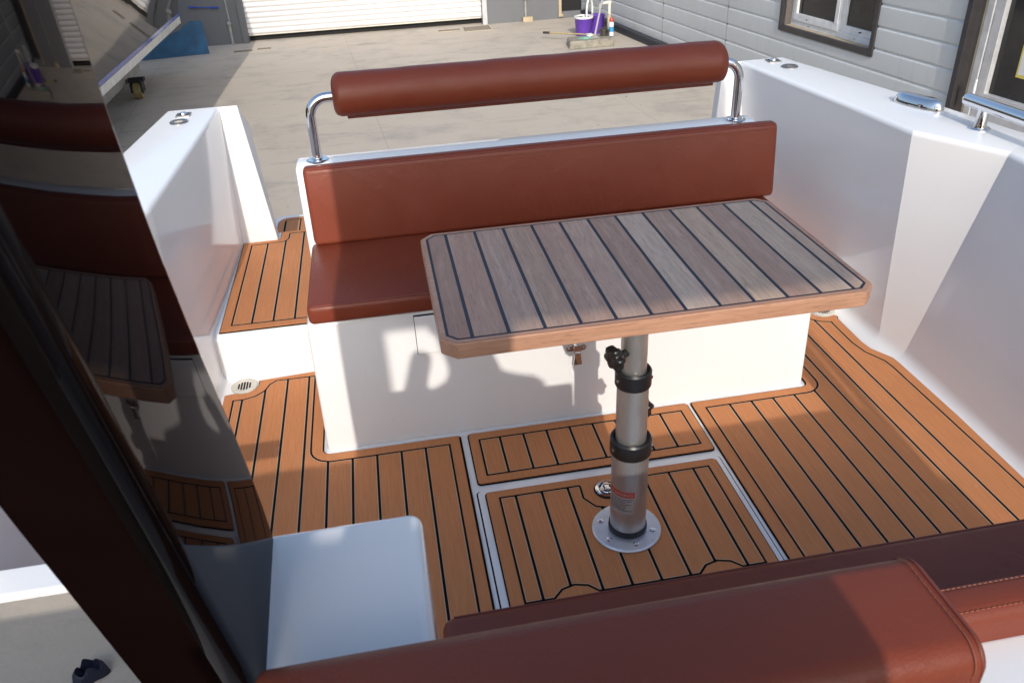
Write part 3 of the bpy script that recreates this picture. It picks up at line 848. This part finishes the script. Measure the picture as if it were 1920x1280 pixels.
def knob(c, d_, r, h, arm):
    d_ = Vector(d_).normalized(); q = qto(d_); c = Vector(c); b = B(); rows = []
    for h_, k in ((0, .72), (.2*h, .95), (.45*h, 1), (.85*h, 1), (h, .86), (h*1.0, .3), (h*.92, .01)):
        rows.append([c+q @ Vector((r*k*(1+.13*math.cos(6*a))*math.cos(a), r*k*(1+.13*math.cos(6*a))*math.sin(a), h_)) for a in [2*math.pi*i/60 for i in range(60)]])
    vs = b.grid(rows, None, True); b.bm.faces.new(vs[0][::-1])
    b.tube([c, c-d_*arm], .009, 12)
    fin('clamp_knob', b, 'black_plastic', tb, ang=50)
knob((PX-.040, PY-.022, .545), (-.9, -.35, -.1), .026, .024, .02)
knob((PX+.030, PY+.036, .352), (.72, .75, -.1), .026, .024, .02)
b = B(); b.lathe([(.0868, 0), (.0868, .003), (.083, .0065), (.05, .008), (.0, .008)], (PX-.003, PY, .0125), None, 64)
fl = fin('base_flange', b, 'flange_aluminium', tb)
for k in range(6):
    a = R(-90+60*k+4); p = Vector((PX-.003+.066*math.cos(a), PY+.066*math.sin(a), .0203)); b = B()
    b.lathe([(.0078, -.001), (.007, .0012), (.0045, .0022), (.0042, .0008), (.0, .0008)], p, None, 18); fin('screw', b, 'chrome', fl)
b = B(); b.lathe([(.0445, .018), (.0478, .019), (.0485, .025), (.0478, .034), (.0445, .036)], (PX, PY, 0), None, 48); fin('rubber_ring', b, 'rubber', tb)
# warning label round the lower tube
face = math.atan2(CAMP.y-PY, CAMP.x-PX)
def cyl(u, z, r): a = face+u/.0445; return (PX+r*math.cos(a), PY+r*math.sin(a), z)
def curved(b, u0, u1, z0, z1, r, n=24, mi=0):
    rows = [[cyl(u0+(u1-u0)*i/n, z, r) for i in range(n+1)] for z in (z0, z1)]; b.grid(rows, mi)
U0, U1 = -.058, .0145
b = B(); curved(b, U0, U1, .098, .168, .04475); lab = fin('warning_label', b, 'label_film', lo_t)
b = B(); curved(b, U0, U1, .1505, .1675, .04485); fin('label_band', b, 'label_red', lab)
cu = bpy.data.curves.new('t', 'FONT'); cu.body = 'WARNING'; cu.size = .0125; cu.align_x = 'CENTER'; cu.resolution_u = 3
to = bpy.data.objects.new('t', cu); COL.objects.link(to)
dg = bpy.context.evaluated_depsgraph_get(); me = bpy.data.meshes.new_from_object(to.evaluated_get(dg))
bpy.data.objects.remove(to)
bm = bmesh.new(); bm.from_mesh(me); bmesh.ops.subdivide_edges(bm, edges=bm.edges[:], cuts=1)
for v in bm.verts: v.co = Vector(cyl(v.co.x+(U0+U1)/2+.002, .1545+v.co.y, .04495))
b = B(); b.bm.free(); b.bm = bm; fin('label_lettering', b, 'label_film', lab, smooth=False)
b = B(); random.seed(3)
for k in range(8):
    z = .144-k*.0050; u = U0+.004; end = U1-.003-random.random()*.02*(k > 0)
    while u < end:
        w_ = .0015+random.random()*.0045; curved(b, u, min(u+w_, end), z-.0011, z+.0011, .0449, 2); u += w_+.0012
fin('label_small_print', b, 'label_print', lab)

# ================================================================== BACKGROUND: other boat on a trolley
ob = thing('moored_boat', 'dark glossy boat hull with blue and white boot stripes standing at upper left', 'boat', (-3.6, 6, G))
YS = [10.15, 9.0, 7.5, 6.0, 4.5, 3.0, 1.5, .3]
def hx_(y, z):
    u = max(0, (4.5-y)/4.5) if y < 4.5 else 0
    base = -2.83-.02*(10.15-y)*.3
    fl_ = max(0, z+.13)
    return base+.30*fl_**1.15*(1+.1*math.sin(y))-1.1*u**2*max(0, 1-fl_*.5)
zs = [-.055, 0, .1, .25, .45, .7, 1.0, 1.3]
b = B(); rows = []
for y in YS: rows.append([(hx_(y, z), y+(.0 if y < 10 else -.02*z), z+.012*(10.15-y)*.0) for z in zs])
b.grid(rows)
back = [(hx_(10.15, z), 10.15-.02*z, z) for z in zs]+[(-5.2, 10.1, 1.3), (-5.0, 10.15, -.055)]
b.face(back)
b.face([(hx_(y, 1.3), y, 1.3) for y in YS]+[(-5.2, .3, 1.3), (-5.2, 10.1, 1.3)])
fin('hull', b, 'dark_gelcoat', ob, ang=50)
for nm, z0, z1, of, mt in (('blue_stripe', -.098, -.055, .002, 'stripe_blue'), ('white_stripe', -.185, -.098, .003, 'stripe_white')):
    b = B(); b.grid([[(hx_(y, -.055)+of-(.0 if z == z1 else .012 if nm == 'white_stripe' else .002), y, z) for z in (z0, z1)] for y in YS])
    b.face([(hx_(10.15, -.055), 10.15, z0), (hx_(10.15, -.055), 10.15, z1), (-4.9, 10.15, z1), (-4.9, 10.15, z0)])
    fin(nm, b, mt, ob)
b = B(); b.grid([[(hx_(y, -.055)-.012, y, -.185), (-3.3+(hx_(y, -.055)+2.85)*.7, y, -.36), (-4.0, y, -.62)] for y in YS]); fin('bottom', b, 'antifoul', ob)
tr = thing('boat_trolley', 'pale steel boat trolley with yellow caster wheel under the dark hull', 'trolley', (-3.4, 8.5, G))
b = B(); b.hexa([(-3.42, 6.5, -.62), (-3.32, 6.5, -.62), (-3.32, 9.62, -.62), (-3.42, 9.62, -.62)], [(-3.42, 6.5, -.52), (-3.32, 6.5, -.52), (-3.32, 9.62, -.52), (-3.42, 9.62, -.52)])
fin('beam', b, 'galvanised', tr, bevel=.008)
b = B(); b.box(-3.42, -3.33, 9.50, 9.60, -.52, -.30); fin('upright', b, 'antifoul', tr, bevel=.006)
b = B(); b.box(-3.30, -3.12, 8.86, 8.95, -.60, -.56); b.box(-3.29, -3.27, 8.84, 8.98, -.72, -.57); b.box(-3.17, -3.15, 8.84, 8.98, -.72, -.57); fin('fork', b, 'antifoul', tr, bevel=.004)
b = B(); b.lathe([(.02, -.045), (.088, -.045), (.098, -.035), (.098, .035), (.088, .045), (.02, .045)], (-3.22, 8.92, G+.098), qto((1, 0, 0)), 32); wh = fin('wheel', b, 'caster_yellow', tr)
b = B(); b.lathe([(.0, -.05), (.05, -.05), (.05, .05), (.0, .05)], (-3.22, 8.92, G+.098), qto((1, 0, 0)), 24); fin('hub', b, 'antifoul', wh)

# blue panel by the wall
bp = B()
pf = [(-3.95, 11.22), (-2.77, 11.39)]
def bz(t): return Vector((-3.95+1.18*t, 11.22+.17*t, 0))
poly = [(0, G), (1, G), (.99, -.36), (.86, -.345), (.78, -.40), (.74, -.45), (.60, -.50), (.45, -.60), (0, -.66)]
n_ = len(poly); lo = [bp.bm.verts.new(bz(t_)+Vector((0, 0, z))) for t_, z in poly]; hi = [bp.bm.verts.new(bz(t_)+Vector((-.01, .06, z))) for t_, z in poly]
bp.bm.faces.new(lo); bp.bm.faces.new(hi[::-1])
for i in range(n_): bp.bm.faces.new([lo[i], lo[(i+1) % n_], hi[(i+1) % n_], hi[i]])
tag(fin('blue_panel', bp, 'blue_paint', None, loc=(-3.2, 11.3, G), bevel=.006), 'weathered blue painted panel propped on the ground by the grey wall', 'panel')

# ================================================================== BACKGROUND: garage
ga = thing('garage', 'dark grey rendered garage with a white roller shutter across the yard', 'building', (0, 12.2, G))
GY = 12.0
b = B()
b.box(-9, -2.26, GY, GY+.3, G, 3.6); b.box(1.33, 2.585, GY, GY+.3, G, 3.6); b.box(-2.26, 1.33, GY, GY+.3, 2.4, 3.6); b.box(2.585, 2.93, GY, GY+.3, .5, 3.6); b.box(2.93, 4, GY, GY+.3, G, 3.6)
fin('wall', b, 'garage_render', ga)
b = B(); b.box(2.585, 2.93, GY+.01, GY+.29, G, -.70); fin('window_sill', b, 'garage_render', ga)
b = B(); b.box(-2.26, 1.33, GY+.16, GY+.4, G+.004, -.5); fin('shutter_gap', b, 'void_black', ga)
b = B(); rows = []; z = -.700
while z < 2.4:
    for dz, dy in ((0, 0.006), (.014, -.018), (.052, -.018), (.066, 0.006)): rows.append([(-2.26, GY+.10+dy, z+dz), (1.33, GY+.10+dy, z+dz)])
    z += .075
b.grid(rows); sh_ = fin('roller_shutter', b, 'shutter_white', ga, ang=60)
b = B(); b.box(-2.26, 1.33, GY+.085, GY+.105, -.716, -.698); fin('bottom_rail', b, 'shutter_dirty', sh_)
for x0, x1 in ((-2.345, -2.262), (1.332, 1.405)):
    b = B(); b.box(x0, x1, GY-.035, GY+.02, G, 2.5); fin('guide_rail', b, 'alu_silver' if x0 > 0 else 'garage_render', ga, bevel=.004)
b = B(); b.box(2.59, 2.925, GY+.05, GY+.06, -.70, .5); wi = fin('window', b, 'void_black', ga)
b = B(); b.box(2.555, 2.60, GY-.03, GY+.03, -.74, .5); b.box(2.555, 2.63, GY-.03, GY+.03, -.77, -.735); fin('window_frame', b, 'sealant_tan', ga, bevel=.004)
b = B(); b.tube([(2.02, GY-.02, -.74), (2.02, GY-.02, -.2), (2.015, GY-.02, .4)], .018, 8); b.lathe([(.03, 0), (.03, .05), (.0, .06)], (2.02, GY-.03, -.48), None, 10); fin('wall_pipe', b, 'galvanised', ga)
b = B(); b.box(1.96, 2.12, GY-.10, GY-.01, G, -.725); fin('pipe_pad', b, 'sealant_tan', ga, bevel=.008)
b = B(); b.tube([(-2.50, GY-.02, G), (-2.50, GY-.02, -.52), (-2.49, GY-.02, -.50), (-2.50, GY-.02, .4)], [.022, .022, .012, .010], 8); b.lathe([(.03, 0), (.036, .02), (.02, .05)], (-2.50, GY-.03, -.52), None, 10); fin('wall_conduit', b, 'galvanised', ga)
b = B(); b.box(-3.10, -2.60, GY-.04, GY-.01, .0, .03); fin('wall_ledge', b, 'sealant_tan', ga)
# blue rod on the wall
b = B(); b.tube([(-3.02, GY-.03, -.235), (-2.93, GY-.03, -.243)], .012, 8); b.tube([(-2.93, GY-.03, -.243), (-2.72, GY-.03, -.262)], .008, 8); b.tube([(-2.72, GY-.03, -.262), (-2.60, GY-.03, -.272)], .013, 8)
tag(fin('hook_bar', b, 'stripe_blue', None, loc=(-2.8, GY, -.25)), 'thin blue bar fixed to the grey wall above the blue panel', 'bar')

# drain grates in the ground
def grate(x0, x1, y0, y1, n, lab, frame=False):
    g_ = thing('drain_grate', lab, 'drain grate', ((x0+x1)/2, (y0+y1)/2, G))
    b = B(); b.box(x0, x1, y0, y1, G-.02, G+.006); fin('frame', b, 'rust_grate', g_)
    b = B()
    for k in range(n):
        xa = x0+(x1-x0)*(k+.25)/n; b.box(xa, xa+(x1-x0)*.42/n, y0+.012, y1-.012, G+.004, G+.009)
    fin('slots', b, 'void_black', g_)
grate(-2.42, -2.16, 11.28, 11.42, 12, 'rusty slotted drain grate left of the shutter, nearest the blue panel')
grate(-2.09, -1.90, 11.34, 11.47, 9, 'rusty slotted drain grate just left of the shutter, second from the blue panel')
grate(.60, .93, 11.64, 11.78, 14, 'narrow slotted drain grate in front of the right end of the shutter')
grate(.99, 1.40, 11.50, 11.86, 10, 'wide barred drain grate at the right end of the shutter')

# ================================================================== BACKGROUND: siding building
sb = thing('siding_building', 'pale grey embossed metal siding building along the right side of the yard', 'building', (3.2, 8, G))
th = R(6.2); WD = Vector((math.sin(th), -math.cos(th), 0)); WN = Vector((-math.cos(th), -math.sin(th), 0)); P0 = Vector((2.95, 12.1, 0))
def wp(s, off, z): return P0+WD*s+WN*off+Vector((0, 0, z))
def wbox(b, s0, s1, o0, o1, z0, z1, mi=None):
    return b.hexa([wp(s0, o0, z0), wp(s1, o0, z0), wp(s1, o1, z0), wp(s0, o1, z0)], [wp(s0, o0, z1), wp(s1, o0, z1), wp(s1, o1, z1), wp(s0, o1, z1)], mi)
grooves = [-.582+.1745*k for k in range(0, 22)]
def siding(b, s0, s1, za, zb):
    lv = [za]+[g for g in grooves if za+.03 < g < zb-.03]+[zb]
    prof = []
    for a, c in zip(lv, lv[1:]):
        prof += [(a+.001, -.013), (a+.006, -.011), (a+.016, -.002), (a+.026, 0), (c-.016, 0), (c-.008, -.004), (c-.003, -.011)]
    b.grid([[wp(s_, o, z) for z, o in prof] for s_ in (s0, s1)])
b = B()
siding(b, -.2, 5.66, -.70, 3.2); siding(b, 7.06, 8.02, -.70, 3.2); siding(b, 5.66, 7.06, -.70, -.125); siding(b, 5.66, 7.06, 1.15, 3.2); siding(b, 8.02, 9.4, 1.6, 3.2); siding(b, 9.4, 15, -.70, 3.2)
fin('wall', b, 'siding', sb, ang=20)
b = B(); wbox(b, -.2, 15, -.4, -.17, G, 3.3); 
fin('wall_core', b, 'plinth_paint', sb)
b = B(); wbox(b, -.02, 8.05, -.04, .03, G, -.70); wbox(b, -.02, 8.05, -.04, .045, -.722, -.695); fin('plinth', b, 'plinth_paint', sb, bevel=.005)
b = B()
for s_ in (3.0, 4.62): wbox(b, s_-.002, s_+.002, -.03, .0012, -.69, 3.2)
fin('panel_joint', b, 'reveal_brown', sb)
# window
S0, S1, Z0, Z1 = 5.645, 7.075, -.125, 1.15
b = B()
wbox(b, S0, S0+.045, -.10, .018, Z0, Z1); wbox(b, S1-.045, S1, -.10, .018, Z0, Z1); wbox(b, S0+.045, S1-.045, -.10, .018, Z1-.05, Z1)
wbox(b, S0+.045, S1-.045, -.02, .018, Z0, Z0+.052)
wf = fin('window', b, 'dark_frame', sb, bevel=.002)
b = B(); wbox(b, S0+.045, S1-.045, -.11, -.021, Z0, Z0+.05); fin('sill', b, 'sealant_tan', wf)
b = B(); wbox(b, S0+.045, S0+.06, -.11, -.012, Z0+.05, Z1-.05); fin('reveal', b, 'reveal_brown', wf)
FR = (-.115, -.080)
b = B()
wbox(b, S0+.06, S1-.05, *FR, Z0+.05, Z0+.10); wbox(b, S0+.06, S0+.105, *FR, Z0+.10, Z1-.05); wbox(b, S1-.095, S1-.05, *FR, Z0+.10, Z1-.05)
fin('frame', b, 'alu_white', wf, bevel=.003)
mid = 6.42
b = B()
wbox(b, S0+.106, mid+.03, -.112, -.070, Z0+.10, Z0+.165); wbox(b, S0+.106, S0+.15, -.112, -.070, Z0+.165, Z1-.06); wbox(b, mid-.02, mid+.03, -.112, -.066, Z0+.165, Z1-.06)
fin('sash', b, 'alu_white', wf, bevel=.003)
b = B()
wbox(b, mid+.032, S1-.096, -.135, -.098, Z0+.10, Z0+.16); wbox(b, mid+.032, mid+.09, -.135, -.098, Z0+.16, Z1-.06)
fin('sash', b, 'alu_white', wf, bevel=.003)
b = B(); wbox(b, S0+.15, mid-.02, -.100, -.096, Z0+.165, Z1-.06); fin('pane', b, 'glass', wf)
b = B(); wbox(b, mid+.09, S1-.096, -.125, -.121, Z0+.16, Z1-.06); fin('pane', b, 'glass', wf)
for s_, z_ in ((5.98, Z0+.13), (6.00, Z0+.07), (6.75, Z0+.135), (6.70, Z0+.075)):
    b = B(); wbox(b, s_-.008, s_+.008, -.10, -.0665 if z_ > Z0+.12 and s_ < 6.4 else -.079, z_-.004, z_+.004)
    fin('drain_slot', b, 'void_black', wf)
# door
DS0 = 8.02
b = B(); wbox(b, DS0, DS0+.05, -.10, .03, G, 1.6); wbox(b, DS0+.05, 9.4, -.10, .03, 1.52, 1.6); dr_ = fin('door', b, 'dark_frame', sb, bevel=.003)
b = B(); wbox(b, DS0+.05, DS0+.12, -.12, -.02, G, 1.52); fin('door_reveal', b, 'reveal_brown', dr_)
b = B(); wbox(b, DS0+.12, DS0+.14, -.06, -.015, G, 1.52); fin('door_sealant', b, 'sealant_tan', dr_)
b = B()
wbox(b, DS0+.14, DS0+.20, -.10, -.012, G, 1.5); wbox(b, DS0+.205, DS0+.285, -.10, -.022, G, 1.5); wbox(b, DS0+.285, 9.4, -.10, -.022, G+.05, -.155)
fin('door_leaf', b, 'alu_silver', dr_, bevel=.004)
b = B(); wbox(b, DS0+.285, 9.4, -.07, -.062, -.155, 1.5); fin('door_pane', b, 'glass', dr_)
b = B(); b.tube([wp(DS0+.225, .012, -.20), wp(DS0+.225, .012, -.06)], .010, 10); fin('door_handle', b, 'alu_white', dr_)
b = B(); wbox(b, 8.50, 8.80, -.0615, -.0595, .0, .215); no = fin('door_notice', b, 'paper_yellow', dr_, label='yellow edged paper notice stuck on the glass door')
b = B(); wbox(b, 8.512, 8.788, -.0597, -.0585, .02, .205); fin('notice_sheet', b, 'paper', no)

# ================================================================== cleaning corner
bl = B(); bl.hexa([(2.16, 9.62, G), (2.78, 9.62, G), (2.86, 9.98, G), (2.20, 9.98, G)], [(2.18, 9.64, -.70), (2.77, 9.64, -.70), (2.85, 9.96, -.70), (2.22, 9.96, -.70)])
tag(fin('concrete_block', bl, 'block_concrete', None, loc=(2.5, 9.8, G), bevel=.012), 'rough low concrete block on the ground in front of the mop bucket', 'concrete block')
mb = thing('mop_bucket', 'purple double spin mop bucket with a white carrying handle in the yard corner', 'bucket', (2.68, 10.55, G))
b = B()
for cx, cy, s_ in ((2.585, 10.50, 1), (2.80, 10.62, .97)):
    b.lathe([(.105*s_, 0), (.112*s_, .02), (.128*s_, .225), (.134*s_, .235), (.134*s_, .245), (.124*s_, .245), (.115*s_, .06), (0, .05)], (cx, cy, G+.006), None, 32)
b.hexa([(2.58, 10.44, G+.03), (2.64, 10.42, G+.03), (2.80, 10.62, G+.03), (2.74, 10.66, G+.03)], [(2.58, 10.44, G+.22), (2.64, 10.42, G+.22), (2.80, 10.62, G+.22), (2.74, 10.66, G+.22)])
fin('bucket', b, 'purple_plastic', mb)
b = B(); b.lathe([(.138, .235), (.138, .258), (.118, .262), (.100, .252), (.100, .238)], (2.585, 10.50, G+.006), None, 32); fin('wringer_rim', b, 'white_plastic', mb)
b = B(); b.lathe([(.10, .243), (.09, .15), (.0, .14)], (2.585, 10.50, G+.006), None, 24); bk_ = fin('wringer_basket', b, 'dark_plastic', mb)
b = B(); b.lathe([(.022, .14), (.018, .255), (0, .26)], (2.585, 10.50, G+.006), None, 14); fin('spindle', b, 'white_plastic', bk_)
b = B(); pa = []
for k in range(13):
    a = math.pi*k/12; pa.append((2.66+.055*math.cos(a)*-1+.02, 10.54+.08*-math.cos(a)*.6, G+.25+.24*math.sin(a)**.7))
b.tube(pa, .014, 10); fin('handle', b, 'white_plastic', mb)
mp_ = thing('mop', 'steel handled mop leaning against the grey siding behind the concrete block', 'mop', (2.55, 9.78, -.70))
b = B(); b.tube([(2.555, 9.78, -.68), (2.97, 10.25, .55)], .013, 10); fin('handle', b, 'steel_pole', mp_)
b = B(); b.lathe([(.02, .03), (.05, .015), (.075, 0)], (2.55, 9.78, -.698), None, 14); fin('mop_head', b, 'mop_yarn', mp_)
br_ = thing('squeegee', 'yellow handled squeegee lying across the block with its dark grip to the left', 'squeegee', (2.35, 10.1, G))
b = B(); b.tube([(2.02, 10.42, -.705), (2.50, 9.86, -.672)], .0105, 8); fin('handle', b, 'wood_pole', br_)
b = B(); b.tube([(1.985, 10.46, -.708), (2.06, 10.375, -.702)], .016, 8); fin('grip', b, 'dark_plastic', br_)
b = B(); b.box(2.46, 2.54, 9.80, 9.90, -.70, -.66); fin('blade', b, 'white_plastic', br_, bevel=.005)
b = B(); random.seed(5)
rows = []
for k in range(3):
    rows.append([(2.42+(.10-.03*k)*(1+.3*math.sin(3*a))*math.cos(a), 9.75+(.045-.012*k)*(1+.25*math.cos(2*a))*math.sin(a), -.699+.012*k) for a in [2*math.pi*i/24 for i in range(24)]])
vs = b.grid(rows, None, True); b.bm.faces.new(vs[-1])
tag(fin('cleaning_cloth', b, 'green_cloth', None, loc=(2.42, 9.75, -.70)), 'small green cloth dropped on top of the concrete block', 'cloth')
tp = thing('water_tap', 'white plastic standpipe with a bent tap by the siding wall', 'tap', (2.93, 10.4, G))
b = B(); b.tube([(2.86, 10.15, G), (2.86, 10.15, -.32)], .02, 10); b.tube([(2.86, 10.15, -.345), (2.86, 10.15, -.31)], .028, 10); b.tube([(2.865, 10.15, -.325), (2.75, 10.12, -.325)], .02, 10); b.tube([(2.75, 10.12, -.325), (2.715, 10.10, -.34), (2.70, 10.09, -.385)], .017, 10)
fin('pipe', b, 'pvc', tp)
b = B(); b.box(2.70, 2.79, 10.10, 10.12, -.285, -.27); b.tube([(2.745, 10.11, -.325), (2.745, 10.11, -.27)], .009, 8); fin('tap_lever', b, 'stripe_blue', tp)
b = B(); b.lathe([(.028, 0), (.028, .12), (.02, .18)], (2.86, 10.15, G+.15), None, 10); fin('pipe_lagging', b, 'rust_grate', tp)
# clutter of old mop heads
b = B(); random.seed(9)
for k in range(16):
    p = Vector((2.66+random.random()*.14, 9.80+random.random()*.12, -.695)); q = p+Vector((random.uniform(-.05, .05), random.uniform(-.04, .04), random.uniform(.02, .10)))
    b.tube([p, (p+q)/2+Vector((.02, 0, .03)), q], .016, 7)
tag(fin('rag_heap', b, 'cast_iron', None, loc=(2.7, 9.85, -.70)), 'dark heap of used rags on the block beside the spray can', 'rags')
sp = thing('spray_can', 'pale blue spray can with a red cap on the right end of the concrete block', 'spray can', (2.80, 9.83, -.70))
b = B(); b.lathe([(.0, 0), (.033, 0), (.033, .16), (.026, .178)], (2.80, 9.83, -.70), None, 20); sp1 = fin('can', b, 'can_white', sp)
b = B(); b.lathe([(.0335, .05), (.0335, .115)], (2.80, 9.83, -.70), None, 20); fin('can_label', b, 'can_blue', sp)
b = B(); b.lathe([(.027, .175), (.027, .21), (.015, .235), (.0, .236)], (2.80, 9.83, -.70), None, 16); fin('cap', b, 'can_red', sp)

# scrap on the ground at lower left
b = B(); rows = []
for k in range(6):
    rr = (.050, .043, .034, .030, .025, .016)[k]; h_ = (.0, .035, .045, .03, .012, .008)[k]
    rows.append([(-1.655+rr*(1+.28*math.cos(3*a+.6)+.14*math.sin(5*a))*math.cos(a), .53+rr*.8*(1+.22*math.sin(2*a))*math.sin(a), G+.002+h_*(1+.3*math.sin(4*a))) for a in [2*math.pi*i/36 for i in range(36)]])
vs = b.grid(rows, None, True); b.bm.faces.new(vs[-1])
tag(fin('plastic_scrap', b, 'scrap_blue', None, loc=(-1.655, .53, G)), 'crumpled dark blue plastic scrap lying on the shaded concrete at lower left', 'scrap')

bs = thing('shadow_steps', 'added galvanised steps out of view that shade the yard beside the port side gate', 'steps', (-1.9, -1.3, G))  # unseen steps, added to cast a shadow on the concrete
for k, (y0, z) in enumerate(((-1.55, .21), (-1.85, -.04), (-2.15, -.29), (-2.45, -.54))):
    b = B(); b.box(-2.60, -1.50, y0, y0+(.55 if k == 0 else .28), z-.03, z); fin('tread', b, 'galvanised', bs, bevel=.004)
for x in (-2.58, -1.52):
    b = B(); b.extr([(-2.45, G), (-2.38, G), (-1.05, .18), (-1.12, .18)], 'x', x-.02, x+.02); fin('stringer', b, 'galvanised', bs)
    b = B(); b.box(x-.02, x+.02, -1.06, -1.01, G, .18); fin('leg', b, 'galvanised', bs)
b = B(); b.box(-2.60, -1.50, -1.02, -1.0, -.72, .18); fin('kick_panel', b, 'antifoul', bs)
for x in (-2.58, -1.52):
    b = B(); b.tube([(x, -2.2, -.3), (x, -1.55, 1.1), (x, -1.02, 1.1), (x, -1.02, .18)], .02, 10); fin('guard_rail', b, 'galvanised', bs)

# ================================================================== the photographer at the helm (throws the broken shadow on the bench front)
def person():
    root = thing('person', 'person in dark clothes standing at the helm with both arms raised to hold a camera', 'person', (-.40, -1.85, 0))
    me = bpy.data.meshes.new('body')
    J = {'pel': ((-.40, -1.86, .92), .13), 'sp': ((-.40, -1.86, 1.12), .125), 'ch': ((-.40, -1.84, 1.30), .14), 'nk': ((-.41, -1.82, 1.47), .055),
         'hd0': ((-.42, -1.79, 1.55), .075), 'hd1': ((-.43, -1.775, 1.64), .085), 'hd2': ((-.43, -1.78, 1.72), .06),
         'shR': ((-.25, -1.85, 1.40), .065), 'elR': ((-.268, -1.74, 1.15), .043), 'wrR': ((-.36, -1.585, 1.40), .032), 'haR': ((-.41, -1.57, 1.45), .035),
         'shL': ((-.585, -1.85, 1.40), .065), 'elL': ((-.63, -1.75, 1.18), .047), 'wrL': ((-.545, -1.585, 1.39), .032), 'haL': ((-.53, -1.57, 1.44), .035),
         'hpR': ((-.30, -1.86, .86), .095), 'knR': ((-.29, -1.84, .48), .062), 'anR': ((-.285, -1.87, .09), .042), 'ftR': ((-.28, -1.74, .045), .04),
         'hpL': ((-.50, -1.86, .86), .095), 'knL': ((-.51, -1.84, .48), .062), 'anL': ((-.515, -1.87, .09), .042), 'ftL': ((-.52, -1.74, .045), .04)}
    E_ = [('pel', 'sp'), ('sp', 'ch'), ('ch', 'nk'), ('nk', 'hd0'), ('hd0', 'hd1'), ('hd1', 'hd2'), ('ch', 'shR'), ('shR', 'elR'), ('elR', 'wrR'), ('wrR', 'haR'),
          ('ch', 'shL'), ('shL', 'elL'), ('elL', 'wrL'), ('wrL', 'haL'), ('pel', 'hpR'), ('hpR', 'knR'), ('knR', 'anR'), ('anR', 'ftR'), ('pel', 'hpL'), ('hpL', 'knL'), ('knL', 'anL'), ('anL', 'ftL')]
    ks = list(J); org = ORG[root.name]
    me.from_pydata([Vector(J[k][0])-org for k in ks], [(ks.index(a), ks.index(c)) for a, c in E_], [])
    o = link(bpy.data.objects.new('body', me)); o.parent = root
    sk = o.modifiers.new('skin', 'SKIN'); sk.use_smooth_shade = True
    for i, k in enumerate(ks):
        me.skin_vertices[0].data[i].radius = (J[k][1], J[k][1]*.8 if k in ('pel', 'sp', 'ch') else J[k][1])
    me.skin_vertices[0].data[0].use_root = True
    s_ = o.modifiers.new('sub', 'SUBSURF'); s_.levels = 2; s_.render_levels = 2
    me.materials.append(M['shirt_dark'])
    b = B(); b.lathe([(.0, .105), (.05, .095), (.085, .05), (.098, 0), (.09, -.05), (.07, -.07)], (-.43, -1.80, 1.68), None, 20); fin('hair', b, 'hair', root)
person()
